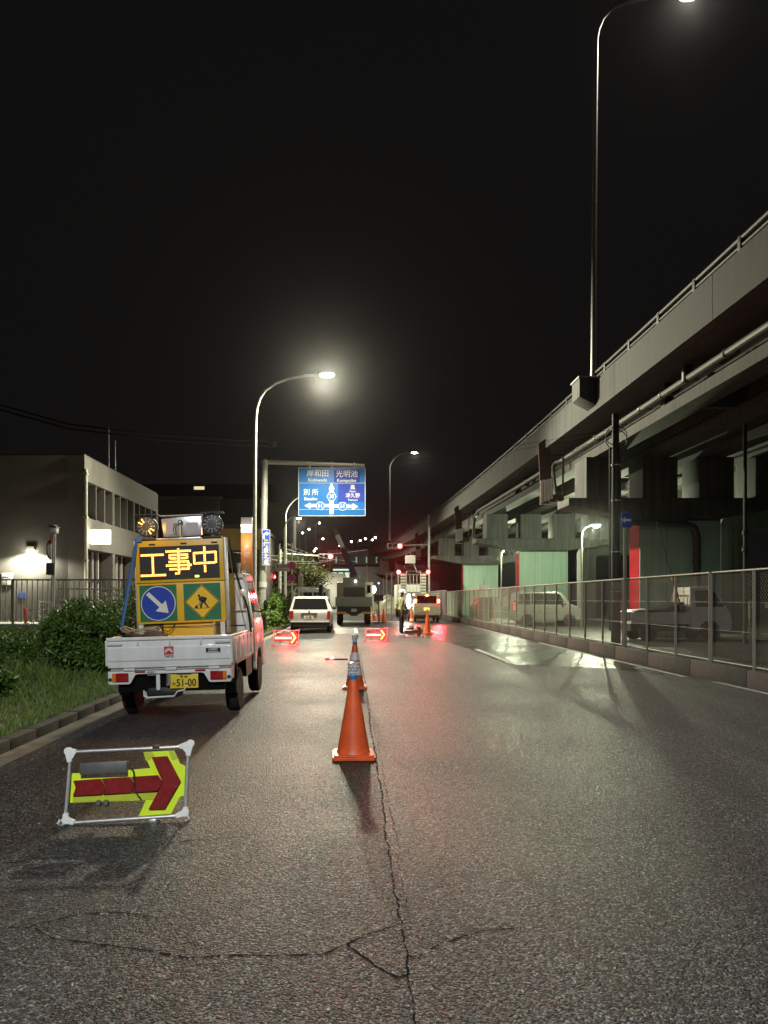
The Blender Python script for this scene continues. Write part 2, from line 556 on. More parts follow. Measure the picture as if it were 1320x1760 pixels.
def copy_tree(o, parent=None):
    c = o.copy()
    COL.objects.link(c)
    if parent:
        c.parent = parent
    for ch in list(o.children):
        copy_tree(ch, c)
    return c

def light(name, kind, loc, power, col, parent=None, size=0.15, **k):
    d = bpy.data.lights.new(name, kind)
    d.energy = power
    d.color = col
    if kind in ('POINT', 'SPOT'):
        d.shadow_soft_size = size
    for a, b_ in k.items():
        setattr(d, a, b_)
    o = link(name, d, parent, loc)
    return o

_T = {}
def text_mesh(body, bold=0.0, align='CENTER', depth=0.0015):
    key = (body, bold, align)
    if key in _T:
        return _T[key]
    c = bpy.data.curves.new('lettering', 'FONT')
    c.body = body
    c.align_x = align
    c.align_y = 'CENTER'
    c.offset = bold
    c.extrude = 0.004
    c.resolution_u = 3
    o = bpy.data.objects.new('lettering', c)
    COL.objects.link(o)
    dg = bpy.context.evaluated_depsgraph_get()
    me = bpy.data.meshes.new_from_object(o.evaluated_get(dg))
    bpy.data.objects.remove(o)
    bpy.data.curves.remove(c)
    n = len(me.vertices)
    a = np.zeros(n * 3)
    if n:
        me.vertices.foreach_get('co', a)
    _T[key] = me
    return me

# all lettering is turned to meshes first, while the scene is small
for b_, w_ in [('岸和田', .004), ('光明池', .004), ('別 所', .004), ('鳳', .004), ('津久野', .004), ('Kishiwada', .004), ('Komyoike', .004),
               ('Bessho', .004), ('Otori', .004), ('Tsukuno', .004), ('38', .004), ('61', .004), ('堺', .02), ('泉', .02), ('北', .02), ('道', .02),
               ('有料', .01), ('春日橋南', .01), ('Kasugabashi-minami', .006), ('51-00', .016), ('わ', .01), ('TAIYO', .01), ('郵', .006), ('便', .006), ('局', .006),
               ('JP', .01), ('CARRY', .02), ('堺 480', .01), ('ゆうちょ', .01), ('郵便局', .008)]:
    text_mesh(b_, w_)

def text(body, h, m, parent, loc, bold=0.0, rot=(R(90), 0, 0), name='lettering', cjk=False, sx=1.0):
    """flat lettering of height h standing in the XZ plane, facing -Y"""
    me = text_mesh(body, bold).copy()
    me.name = name
    me.materials.clear()
    me.materials.append(m)
    o = link(name, me, parent, loc, rot)
    k = h / (0.92 if cjk else 0.70)
    o.scale = (k * sx, k, 1)
    return o

# ------------------------------------------------------------------ ground, road, verge, kerbs
def sheet(name, x0, x1, y0, y1, z, m, nx=1, ny=1, kind='structure', zf=None):
    g = G()
    vs, fs = [], []
    for j in range(ny + 1):
        for i in range(nx + 1):
            x = x0 + (x1 - x0) * i / nx; y = y0 + (y1 - y0) * j / ny
            vs.append((x, y, zf(x, y) if zf else z))
    for j in range(ny):
        for i in range(nx):
            a = j * (nx + 1) + i
            fs.append((a, a + 1, a + nx + 2, a + nx + 1))
    g.add(vs, fs)
    o = g.build(name, m)
    tag(o, kind=kind)
    return o

tag(G().box(-400, 400, -60, 900, -0.6, -0.12).build('ground', ASPHALT_LOT), kind='structure')

def road_z(x):                               # crossfall towards the near gutter
    return -0.05 * min(1.0, max(0.0, (-1.0 - x) / 2.05))

g = G()
xs = [-3.05, -2.4, -1.7, -1.0, 2.0, 6.25]
ys = [-25, -5, 5, 15, 30, 60, 140]
vs = [(x, y, road_z(x)) for y in ys for x in xs]
n_ = len(xs)
g.add(vs, [(j * n_ + i, j * n_ + i + 1, (j + 1) * n_ + i + 1, (j + 1) * n_ + i) for j in range(len(ys) - 1) for i in range(n_ - 1)])
tag(g.build('road', ASPHALT), kind='structure')
# older, smoother and wetter surface along the far kerb and up at the works
g = G()
g.add([(3.35, 16.2, .004), (4.5, 15.6, .004), (5.2, 15.3, .004), (6.25, 13.2, .004), (6.25, 30, .004), (6.25, 140, .004), (-0.9, 140, .004), (-0.9, 30.5, .004), (2.2, 29, .004), (3.1, 25, .004), (3.3, 21, .004)],
      [(0, 1, 2, 3, 4, 5, 6, 7, 8, 9, 10)])
tag(g.build('smooth_road_patch', ASPHALT_SMOOTH), kind='structure')
tag(G().box(-60, -3.6, 46, 140, -.115, -.02).build('side_road', ASPHALT_LOT), kind='structure')

def marking(pts, z=0.008):
    g = G()
    g.add([(x, y, z) for x, y in pts], [tuple(range(len(pts)))])
    return tag(g.build('road_marking', LINE), kind='structure')
marking([(3.42, 16.6), (3.56, 16.6), (3.52, 21.0), (3.38, 21.0)])
marking([(3.42, 31), (3.56, 31), (3.5, 36), (3.36, 36)])
marking([(5.92, 13.6), (6.03, 13.5), (6.03, 17.8), (5.93, 17.8)])
marking([(5.93, 18.6), (6.03, 18.6), (6.02, 24.5), (5.93, 24.0)])
marking([(5.93, 27), (6.03, 27), (6.02, 46), (5.93, 46)])
marking([(0.10, 31), (0.25, 31), (0.22, 36), (0.08, 36)])
marking([(6.12, 7.5), (6.20, 7.5), (6.2, 12.6), (6.10, 12.9)], 0.004)
marking([(-.8, 46), (3.3, 46), (3.3, 46.5), (-.8, 46.5)])

# cracks: ragged narrow ribbons of dark filler
def crack(pts, w0, w1, z=0.003, gap=0.0, seed=0):
    r = random.Random(seed)
    pts = [Vector((x, y, 0)) for x, y in pts]
    fine = []
    for a, b_ in zip(pts[:-1], pts[1:]):
        k = max(2, int((b_ - a).length / 0.025))
        for i in range(k):
            fine.append(a.lerp(b_, i / k))
    fine.append(pts[-1])
    g = G()
    off = 0
    prev = None
    for i, p in enumerate(fine):
        t = (fine[min(i + 1, len(fine) - 1)] - fine[max(i - 1, 0)]).normalized()
        n = Vector((-t.y, t.x, 0))
        off += r.uniform(-.006, .006)
        off *= 0.86
        w = r.uniform(w0, w1) * (0.35 + 0.65 * math.sin(math.pi * min(1, max(0.06, i / (len(fine) - 1)))) ** 0.5)
        c = p + n * off
        a, b_ = c + n * w / 2, c - n * w / 2
        zz = road_z(c.x) + z
        cur = ((a.x, a.y, zz), (b_.x, b_.y, zz))
        if prev and r.random() > gap:
            g.add([prev[0], prev[1], cur[1], cur[0]], [(0, 1, 2, 3)])
        prev = cur
    return tag(g.build('road_crack', CRACK), kind='structure')

def RP(px, py):
    """where a line of sight at this photo pixel meets the road"""
    y = 1300 * EYE / (py - 1029)
    return ((px - 605) * y / 1300, y)
crack([RP(0, 1590), RP(55, 1590), RP(98, 1611), RP(170, 1623), RP(255, 1634), RP(322, 1649), RP(424, 1641), RP(556, 1641), RP(596, 1625), RP(630, 1607), RP(690, 1588)], .005, .016, gap=.10, seed=1)
crack([RP(596, 1625), RP(614, 1638), RP(650, 1663), RP(684, 1679), RP(705, 1674)], .007, .017, gap=.1, seed=2)
crack([RP(55, 1587), RP(123, 1571), RP(204, 1569), RP(271, 1581)], .006, .013, gap=.15, seed=3)
crack([RP(230, 1455), RP(300, 1448), RP(420, 1437)], .006, .013, gap=.2, seed=4)
crack([RP(700, 1644), RP(722, 1648), RP(748, 1628), RP(785, 1612), RP(830, 1600), RP(905, 1594)], .006, .014, gap=.25, seed=5)
crack([(.215, 2.2), (.222, 2.9), (.20, 4.0), (.215, 5.5), (.20, 8.0), (.22, 11), (.21, 16), (.22, 22)], .005, .019, gap=.16, seed=6)
crack([(.245, 3.2), (.255, 4.2), (.25, 6.0), (.26, 7.5)], .003, .008, gap=.45, seed=7)
crack([RP(0, 1475), RP(30, 1476), RP(50, 1472)], .006, .014, gap=.1, seed=8)
crack([(-3, 10.9), (-1, 11.05), (.2, 11.0), (1.4, 11.1)], .004, .010, gap=.35, seed=9)
crack([(.3, 8.9), (2.0, 9.1), (4.2, 8.8)], .003, .008, gap=.5, seed=10)

# grit lying on the road
g = G()
for i in range(420):
    y = 2.4 + 7.5 * random.random() ** 1.6
    x = random.uniform(-.5, .6) * (y * .9) + .1
    x = max(-2.9, min(6, x))
    s_ = random.uniform(.002, .0055)
    z = road_z(x) + s_ * .5
    g.cbox((x, y, z), (s_ * random.uniform(1, 2.2), s_ * random.uniform(1, 2), s_), Matrix.Rotation(random.uniform(0, 3), 3, 'Z'))
tag(g.build('grit', PEBBLE, smooth=False), kind='stuff')

# gutter and kerb stones on the verge side
g = G()
for k in range(14):
    y0 = -4 + k * 3.4
    g.box(-3.285, -3.052, y0, y0 + 3.385, -.10, -.046 + random.uniform(-.003, .003))
tag(g.build('gutter', GUTTER, bevel=.006), kind='structure')
kerb = tag(link('kerb', None), kind='structure')
km = G().box(-.085, .085, 0, .592, -.2, .062).mesh('kerb_stone', KERB_DARK, bevel=.022)
for k in range(70):
    o = link('kerb_stone', km, kerb, (-3.372 + random.uniform(-.006, .006), 2.5 + k * .6, random.uniform(-.012, .004)), (0, random.uniform(-.02, .02), random.uniform(-.008, .008)))

def verge_z(x, y):
    d = max(0.0, -3.46 - x)
    return 0.035 + 0.095 * min(d, 4.5) + 0.03 * math.sin(x * 2.1 + y * .8) * min(1, d) + .02 * math.sin(y * 2.7) * min(1, d)
sheet('verge', -40, -3.455, -6, 46, 0, SOIL, 60, 60, zf=verge_z)
# paved yard in front of the building
tag(G().box(-22, -6.1, 20.3, 60, .2, .62).build('yard_paving', FLOORGREY), kind='structure')

# concrete kerb wall under the mesh fence
wall = tag(link('kerb_wall', None), kind='structure')
wm = G().box(6.25, 6.55, 0, 1.985, -.12, .285).mesh('wall_block', KERB, bevel=.015)
for k in range(36):
    link('wall_block', wm, wall, (random.uniform(-.008, .008), -2 + 2 * k, random.uniform(-.01, .005)))
tag(G().box(6.56, 60, -20, 140, -.11, .02).build('lot', ASPHALT_LOT), kind='structure')

# ------------------------------------------------------------------ grass and shrubs
def blades(name, pts, hmin, hmax, wmin, wmax, m, lean=.5, kind='stuff', parent=None, leaf=False):
    """one mesh of many separate blades or leaves; pts is (n,3)"""
    n = len(pts)
    h = rng.uniform(hmin, hmax, n); w = rng.uniform(wmin, wmax, n)
    a = rng.uniform(0, 2 * np.pi, n)
    side = np.stack([np.cos(a), np.sin(a), np.zeros(n)], 1)
    b2 = rng.uniform(0, 2 * np.pi, n)
    if leaf:
        el = rng.uniform(-.6, 1.2, n)
        up = np.stack([np.cos(b2) * np.cos(el), np.sin(b2) * np.cos(el), np.sin(el)], 1)
        side = np.cross(up, rng.normal(size=(n, 3)))
        side /= np.linalg.norm(side, axis=1)[:, None] + 1e-9
    else:
        l = rng.uniform(0, lean, n)
        up = np.stack([np.cos(b2) * l, np.sin(b2) * l, np.ones(n)], 1)
        up /= np.linalg.norm(up, axis=1)[:, None]
    p = np.asarray(pts)
    v0 = p - side * (w * (.15 if leaf else .5))[:, None]
    v1 = p + side * (w * (.15 if leaf else .5))[:, None]
    mid = p + up * (h * .5)[:, None]
    v2 = mid + side * (w * .5)[:, None]
    v3 = mid - side * (w * .5)[:, None]
    v4 = p + up * h[:, None]
    if not leaf:
        v4 = v4 + np.stack([np.cos(b2), np.sin(b2), -np.ones(n) * .4], 1) * (h * .22)[:, None]
    V = np.stack([v0, v1, v2, v3, v4], 1).reshape(-1, 3)
    base = np.arange(n) * 5
    quads = np.stack([base, base + 1, base + 2, base + 3], 1)
    tris = np.stack([base + 3, base + 2, base + 4], 1)
    me = bpy.data.meshes.new(name)
    me.vertices.add(len(V)); me.vertices.foreach_set('co', V.ravel())
    me.loops.add(n * 7)
    loops = np.concatenate([quads, tris], 1).ravel()
    me.loops.foreach_set('vertex_index', loops.astype(np.int32))
    me.polygons.add(n * 2)
    st = np.empty(n * 2, np.int32)
    st[0::2] = np.arange(n) * 7; st[1::2] = np.arange(n) * 7 + 4
    me.polygons.foreach_set('loop_start', st)
    me.materials.append(m)
    me.update(calc_edges=True)
    me.validate()
    o = link(name, me, parent)
    if kind: o['kind'] = kind
    return o

def vz(p):
    return np.array([verge_z(x, y) for x, y in p])
# near lawn: dense where it shows largest
n = 26000
xy = np.stack([-3.42 - 4.2 * rng.random(n) ** 1.1, 4.5 + 8.0 * rng.random(n)], 1)
pts = np.column_stack([xy, vz(xy)])
blades('grass', pts, .05, .15, .004, .010, GRASSM, .8)
n = 22000
xy = np.stack([-3.42 - 7.5 * rng.random(n) ** 1.2, 12 + 33 * rng.random(n) ** 1.3], 1)
blades('grass', np.column_stack([xy, vz(xy)]), .06, .22, .008, .018, GRASSM, .8)
# longer tufts
cl = np.stack([-3.7 - 4.0 * rng.random(70), 5 + 13 * rng.random(70)], 1)
xy = np.repeat(cl, 60, 0) + rng.normal(size=(4200, 2)) * .10
xy[:, 0] = np.minimum(xy[:, 0], -3.48)
blades('grass', np.column_stack([xy, vz(xy)]), .15, .34, .005, .012, GRASSM, .6)

def shrub(name, label, cat, c, rad, h, n, m, lh, lw, seed, group=None, up=False):
    r = np.random.default_rng(seed)
    z0 = verge_z(c[0], c[1])
    t = thing(name, label, cat, (0, 0, 0), group=group)
    k = 26
    lc = np.stack([r.uniform(-1, 1, k), r.uniform(-1, 1, k), r.uniform(.15, 1, k)], 1)
    lc[:, :2] *= np.sqrt(np.maximum(0.05, 1 - (lc[:, 2:] * .85) ** 2))
    lr = r.uniform(.16, .42, k)
    which = r.integers(0, k, n)
    d = r.normal(size=(n, 3)); d /= np.linalg.norm(d, axis=1)[:, None]
    q = lc[which] + d * (lr[which] * r.uniform(.55, 1.05, n))[:, None]
    p = np.stack([c[0] + q[:, 0] * rad[0], c[1] + q[:, 1] * rad[1], z0 + np.maximum(.02, q[:, 2]) * h], 1)
    blades('foliage', p, lh[0], lh[1], lw[0], lw[1], m, leaf=True, kind='stuff', parent=t)
    st = G()
    for i in range(9):
        a = random.uniform(0, 6.28)
        x, y = c[0] + .1 * math.cos(a) * rad[0], c[1] + .1 * math.sin(a) * rad[1]
        q2 = lc[i % k]
        e = (c[0] + q2[0] * rad[0] * .8, c[1] + q2[1] * rad[1] * .8, z0 + q2[2] * h * .85)
        st.tube([(x, y, z0 - .05), ((x + e[0]) / 2, (y + e[1]) / 2, z0 + (e[2] - z0) * .6), e], [.02, .013, .006], 5)
    st.build('stem', BARK, t)
    if up:                                                # upright shoots
        pp = []
        for i in range(60):
            x, y = c[0] + random.uniform(-.85, .85) * rad[0], c[1] + random.uniform(-.6, .6) * rad[1]
            hh = h * random.uniform(.9, 1.25)
            lx, ly = random.uniform(-.14, .14), random.uniform(-.14, .14)
            for j in range(46):
                f = random.uniform(.35, 1)
                pp.append((x + lx * f + random.gauss(0, .03), y + ly * f + random.gauss(0, .03), z0 + hh * f))
        blades('shoots', np.array(pp), .05, .12, .008, .016, LEAF2, leaf=True, kind='stuff', parent=t)
    return t
shrub('shrub', 'big dark leafy shrub beside the white sign truck tailgate', 'shrub', (-4.62, 13.1), (.80, .8), .98, 16000, LEAF, (.05, .10), (.025, .05), 3, up=True)
shrub('shrub', 'paler fine leaved shrub behind the strapped sign board', 'shrub', (-4.55, 15.2), (1.05, .9), 1.22, 12000, LEAF2, (.05, .11), (.018, .035), 4, up=True)
shrub('shrub', 'low feathery shrub below the barred fence at the frame edge', 'shrub', (-7.3, 14.6), (1.15, .7), .36, 10000, LEAF2, (.05, .12), (.010, .022), 5, up=True)
shrub('shrub', 'dark low shrub between the feathery one and the big one', 'shrub', (-6.2, 14.0), (.5, .5), .30, 6500, LEAF, (.05, .10), (.02, .04), 6)
shrub('shrub', 'small broad leaved shrub in the open grass near the kerb', 'shrub', (-4.72, 9.55), (.34, .34), .5, 1600, LEAF, (.06, .11), (.035, .06), 7)
shrub('shrub', 'dark shrub round the foot of the overhead sign post', 'shrub', (-3.95, 30.5), (.55, 1.4), .95, 5000, LEAF, (.07, .14), (.03, .06), 8)
shrub('shrub', 'bushy shrub under the no parking signs by the estate car', 'shrub', (-3.95, 36.5), (.75, 2.0), 1.45, 7000, LEAF, (.08, .16), (.04, .07), 9)
shrub('shrub', 'grassy shrub on the kerb edge beside the estate car', 'shrub', (-3.72, 26.2), (.3, 1.2), .42, 3000, LEAF2, (.06, .14), (.012, .03), 10)

# ------------------------------------------------------------------ street lamps
def arc(points, y):
    return [(x, y, z) for x, z in points]

def streetlamp(name, label, base, h, arm, power, col, group=None, r=.075, lean=0.0, glass=None, curve=None, head=.62, size=.16, spot=168, tilt=0):
    """tapered pole whose top bends over into an arm that carries the lamp head"""
    t = thing(name, label, 'street lamp', base, group=group)
    c = curve or [(0, h * .84), (.05 * arm, h * .875), (.15 * arm, h * .915), (.30 * arm, h * .952), (.5 * arm, h * .98), (.75 * arm, h * .995), (arm, h)]
    pts = [(0, 0, 0), (lean * .3, 0, h * .4), (lean * .7, 0, h * .7)] + [(x + lean, 0, z) for x, z in c]
    rs = [r * 1.15, r, r * .85] + [r * .75 - r * .25 * i / len(c) for i in range(len(c))]
    G().tube(pts, rs, 12).build('pole', GALV, t)
    G().lathe([(.18, 0), (.18, .02), (.1, .03), (.1, .25)], 16).build('base_plate', GALV, t)
    ex, ez = c[-1][0] + lean, c[-1][1]
    s = 1 if arm > 0 else -1
    hd = G()
    hd.sphere((ex + s * head * .42, 0, ez + .02), .5, 14, 6, (head, .30, .20), 0, 90)
    ho = hd.build('lamp_housing', GALV, t)
    gl = G()
    gl.sphere((ex + s * head * .42, 0, ez + .015), .5, 14, 6, (head * .92, .27, .22), -90, 0)
    gl.build('lamp_glass', glass or E_LAMP, t)
    if power:
        l = light('lamp_light', 'SPOT', (ex + s * head * .42, 0, ez - .16), power, col, t, size=size, spot_size=R(spot), spot_blend=.35)
        l.rotation_euler = (R(-tilt), 0, 0)
    return t

# the big one on the verge: arm reaching over the road
streetlamp('street_lamp', 'tall curved lamp on the verge with its arm above the blue sign', (-3.80, 29.4, .15), 9.96, 2.55, POWER_ROAD, LAMP_COL,
           curve=[(.0, 8.15), (.04, 8.65), (.17, 9.05), (.38, 9.36), (.76, 9.62), (1.3, 9.82), (1.95, 9.93), (2.5, 9.96)], lean=.06, spot=172, tilt=33, size=.34)
# the same model one interval back, behind the photographer: it lights the near side of everything
streetlamp('street_lamp', 'tall curved lamp on the verge behind the photographer', (-3.80, -8.5, .1), 9.96, 2.55, POWER_BACK, (.93, .98, 1.0),
           curve=[(.0, 8.15), (.04, 8.65), (.17, 9.05), (.38, 9.36), (.76, 9.62), (1.3, 9.82), (1.95, 9.93), (2.5, 9.96)], size=.3)
streetlamp('street_lamp', 'slim curved lamp behind the lower edge of the blue sign', (-6.95, 81, 0), 10.0, 1.0, 9000, LAMP_COL, head=.6, spot=178)
streetlamp('street_lamp', 'curved lamp whose head is hidden behind the blue sign', (-5.0, 57, 0), 9.3, 2.2, 9500, LAMP_COL, spot=178, tilt=20)

# ------------------------------------------------------------------ viaduct
def vx(y):
    return -0.00055 * max(0, y - 20) ** 2 - 0.0065 * max(0, y - 85) ** 2

via = thing('viaduct', 'long concrete road viaduct curving away above the mesh fence', 'viaduct')
def ysteps(a, b_, s=3.0):
    k = max(1, int(math.ceil((b_ - a) / s)))
    return [a + (b_ - a) * i / k for i in range(k + 1)]
Y0, Y1 = -8, 132
G().sweep([(7.82, 7.36), (15.7, 7.36), (15.7, 7.62), (7.82, 7.62)], ysteps(Y0, Y1), vx).build('deck', CONC_D, via)
y = Y0
while y < Y1 - 1:
    y2 = min(Y1, y + 6.0)
    g = G()
    g.sweep([(7.62, 7.30), (7.80, 7.27), (7.80, 7.34), (7.83, 7.34), (7.83, 8.27), (7.62, 8.27)], ysteps(y, y2 - .02, 2.0), vx)
    g.build('parapet_panel', CONC_P, via)
    G().sweep([(15.70, 7.30), (15.90, 7.30), (15.90, 8.27), (15.70, 8.27)], ysteps(y, y2 - .02, 2.0), vx).build('parapet_panel', CONC, via)
    y = y2
for zz in (8.40, 8.56):
    g = G()
    g.tube([(7.72 + vx(yy), yy, zz) for yy in ysteps(Y0, Y1, 2)], .045 if zz > 8.5 else .035, 8)
    g.build('guard_rail', RAILDARK, via)
pm = G().box(-.05, .05, -.06, .06, 0, .33).mesh('rail_post', RAILDARK, bevel=.008)
yy = Y0 + 1
while yy < Y1:
    link('rail_post', pm, via, (7.72 + vx(yy), yy, 8.268))
    yy += 2.0
for gx in (8.95, 10.95, 12.95, 14.95):
    w = .33
    g = G()
    prof = [(gx - w, 6.44), (gx + w, 6.44), (gx + w, 6.74), (gx + .14, 6.90), (gx + .14, 7.358), (gx - .14, 7.358), (gx - .14, 6.90), (gx - w, 6.74)]
    g.sweep(prof, ysteps(Y0, Y1), vx)
    g.build('girder', CONC_D, via)
for yy in [3, 9, 15, 21, 33, 39, 51, 57, 69, 75]:
    g = G()
    for gx in (8.95, 10.95, 12.95):
        g.box(gx + .145 + vx(yy), gx + 1.855 + vx(yy), yy - .12, yy + .12, 6.7, 7.355)
    g.box(8.62 + vx(yy), 8.805 + vx(yy), yy - .14, yy + .14, 6.745, 7.355)
    g.build('cross_beam', CONC_D, via)
def pier(y, green=True):
    dx = vx(y)
    g = G()
    g.box(10.3 + dx, 13.2 + dx, y, y + 1.0, -.05, 4.28)
    st = g.build('pier_stem', GREEN if green else CONC, via, bevel=.05)
    cp = G().prism([(7.7 + dx, 4.98), (7.7 + dx, 4.72), (10.2 + dx, 4.285), (13.3 + dx, 4.285), (15.8 + dx, 4.72), (15.8 + dx, 4.98)], y - .25, y + 1.25)
    cap = cp.build('pier_cap', CONC, st, bevel=.02)
    for gx in (8.95, 10.95, 12.95, 14.95):
        G().box(gx - .62 + dx, gx + .62 + dx, y - .2, y + 1.2, 4.985, 6.435).build('bearing_block', CONC, st, bevel=.015)
    if green:                                 # painted red glow panel standing in for red light on the face towards the road
        for k in range(2):
            G().box(11.25 + k + dx, 11.262 + k + dx, y - .004, y + .004, 0, 4.2).build('pier_joint', PIPE, st)
        G().box(10.36 + dx, 13.14 + dx, y - .012, y + .004, 4.19, 4.27).build('pier_head_band', CONC, st)
        mk = G().box(10.285 + dx, 10.297 + dx, y + .04, y + .96, .97, 4.12).build('red_glow_panel', REDGLOW, st)
    return st
pier(27); pier(45); pier(63); pier(81, False); pier(99, False); pier(9)
# long drain pipe slung from the girder, with its brackets
g = G()
g.tube([(8.42 + vx(q), q, 6.93) for q in ysteps(9.5, 30.4, 2)], .085, 10)
g.tube([(8.42, 30.4, 6.93), (8.2, 30.6, 6.86), (8.05, 30.4, 6.6), (8.02, 29.9, 5.6), (8.05, 29.7, 5.2), (8.3, 29.2, 4.98), (9.0, 28.2, 4.6), (9.7, 27.0, 4.2), (10.0, 26.6, 4.08)], .10, 10)
g.build('drain_pipe', PIPE, via)
g = G()
g.tube([(8.36 + vx(q), q, 6.93) for q in ysteps(33, 47.5, 2)] + [(8.2 + vx(48), 48.0, 6.6), (8.15 + vx(48), 48.2, 5.3), (8.5 + vx(47), 47.4, 4.9), (9.8 + vx(45), 44.8, 4.35)], .09, 10)
g.build('drain_pipe', PIPE, via)
bm_ = G().box(-.02, .3, -.03, .03, -.02, .02)
bm_.tube([(-.1 * math.cos(a), 0, .1 * math.sin(a)) for a in [i * math.pi / 6 for i in range(12)]], .015, 5, closed=True)
bmesh_ = bm_.mesh('pipe_bracket', GALV)
for q in [11, 13, 15, 17, 19, 20.5, 22, 24, 26, 28]:
    link('pipe_bracket', bmesh_, via, (8.42 + vx(q), q, 6.93))
for q in (19.0, 12.4, 36.5):
    G().cyl((8.42, q, 6.86), (8.42, q, 7.28), .13, n=12).build('drain_outlet', PIPE_D, via)
g = G()
g.tube([(9.75, 26.75, 4.12), (10.2, 26.55, 4.08), (11.7, 26.5, 4.02), (12.0, 26.5, 3.9), (12.12, 26.55, 3.6), (12.13, 26.6, 0.1)], .12, 12)
g.lathe([(.15, -.05), (.15, .05)], 12, (12.13, 26.6, 2.75))
g.build('down_pipe', PIPE_D, via)
# boards hung at the expansion joints
for q, dz in ((29.6, 0), (50.5, 0), (71, 0)):
    dx = vx(q)
    b_ = G().prism([(7.33 + dx, 7.45), (7.80 + dx, 7.80), (7.84 + dx, 6.2), (7.92 + dx, 6.1), (7.92 + dx, 5.32), (7.40 + dx, 5.10), (7.40 + dx, 6.15)], q - .03, q + .03).build('joint_shield', SHIELD, via)
    g = G()
    for k in range(4):
        x = 7.42 + dx + k * .125
        g.box(x, x + .105, q - .05, q - .033, 5.16 + k * .05, 6.02 + k * .03)
    g.build('shield_slat', WHITE_D, b_)
    f = G()
    f.box(7.80 + dx, 8.35 + dx, q + .05, q + .11, 7.0, 7.06)
    f.box(7.80 + dx, 7.86 + dx, q + .05, q + .11, 5.2, 7.0)
    f.box(8.30 + dx, 8.36 + dx, q + .05, q + .11, 5.2, 7.0)
    f.box(7.86 + dx, 8.30 + dx, q + .05, q + .11, 5.2, 5.5)
    f.build('shield_frame', SHIELD, b_)
    l = G().box(7.4 + dx, 7.92 + dx, q - .052, q - .032, 5.08, 5.12).build('shield_edge', WHITE_D, b_)

# lamp standing on a bracket box outside the parapet, and the next one far along
streetlamp('viaduct_lamp', 'very tall lamp on the viaduct bracket box, head above the frame', (7.66, 24.0, 8.36), 12.14, 3.0, 1100, (1, .95, .80), r=.08, lean=.10,
           curve=[(0, 10.8), (.05, 11.1), (.2, 11.45), (.5, 11.8), (1.0, 11.98), (1.7, 12.12), (2.62, 12.14)], group='lamps along the viaduct')
lb = G().prism([(7.10, 7.72), (7.61, 7.45), (7.61, 8.30), (7.10, 8.30)], 23.6, 24.4).build('lamp_bracket_box', CONC, None, bevel=.01)
tag(lb, 'concrete bracket box outside the parapet under the tallest lamp', 'bracket', None)
G().box(7.06, 7.63, 23.55, 24.45, 8.302, 8.352).build('cover_plate', STEEL, lb)
streetlamp('viaduct_lamp', 'second lamp on the viaduct, shining just above the parapet line', (4.42, 89, 8.28), 10.3, 2.6, 2500, (1, .97, .78), r=.10, head=.8, group='lamps along the viaduct')
# distant lamps on the curve and beyond
far = [(549, 899, 190), (531, 910, 210), (520, 916, 230), (555, 926, 170), (543, 943, 240), (540, 947, 230), (604, 931, 230), (619, 929, 240), (628, 926, 225), (640, 928, 250), (645, 924, 215), (584, 938, 260)]
fl = None
for px, py, Y in far:
    X = (px - 605) * Y / 1300; Z = EYE + (1029 - py) * Y / 1300
    g0 = thing('distant_lamp', 'small bright street lamp on a thin pole far down the road', 'street lamp', (X, Y, 0), group='distant lamps beyond the works')
    s_ = Y / 1300
    G().tube([(-.9, 0, 0), (-.9, 0, Z - .5), (-.5, 0, Z), (0, 0, Z)], .07, 6).build('pole', GALV, g0)
    G().sphere((0, 0, Z), 1.7 * s_, 10, 6).build('lamp_glass', E_FAR, g0)

# second carriageway beyond, on portal piers
via2 = thing('viaduct', 'dark second viaduct standing behind the green piers', 'viaduct')
G().box(16.6, 26, -8, 70, 7.36, 7.62).build('deck', CONC_D, via2)
for gx in (17.4, 19.4, 21.4, 23.4):
    G().box(gx - .3, gx + .3, -8, 70, 6.5, 7.355).build('girder', CONC_D, via2)
for q in (30.0, 48.0, 12.0):
    g = G()
    g.prism([(14.62, 0), (14.62, 4.35), (14.75, 4.65), (15.05, 4.85), (22.2, 4.85), (22.2, 0), (21.2, 0), (21.2, 4.2), (15.75, 4.2), (15.60, 4.15), (15.5, 4.0), (15.5, 0)], q, q + 1.2)
    g.build('portal_pier', CONC, via2, bevel=.03)
    G().box(15.6, 25, q - .1, q + 1.3, 4.853, 6.49).build('cross_head', CONC_D, via2)
# far steel hoarding below the curve with its teal windows above
hb = thing('hoarding', 'grey steel hoarding closing the road below the far curve', 'hoarding')
pmh = G().box(-1.08, 1.08, 0, .06, 0, 5.7).mesh('hoarding_panel', HOARD, bevel=.01)
for k in range(5):
    link('hoarding_panel', pmh, hb, (.9 + k * 2.2, 101, 0))
    G().box(-.05 + 1.1, .05 + 1.1, -.08, .0, 0, 5.9).build('hoarding_post', GALV, hb).location = (.9 + k * 2.2, 101, 0)
wb = thing('deck_service_box', 'dark service duct with small teal lit openings under the far curve', 'duct')
G().box(-3.4, 8.0, 101.2, 103.0, 5.95, 7.9).build('casing', RENDER_D, wb)
for k in range(6):
    G().box(-2.2 + k * 1.35, -2.02 + k * 1.35, 101.15, 101.198, 6.2, 7.0).build('lit_opening', E_TEAL, wb)

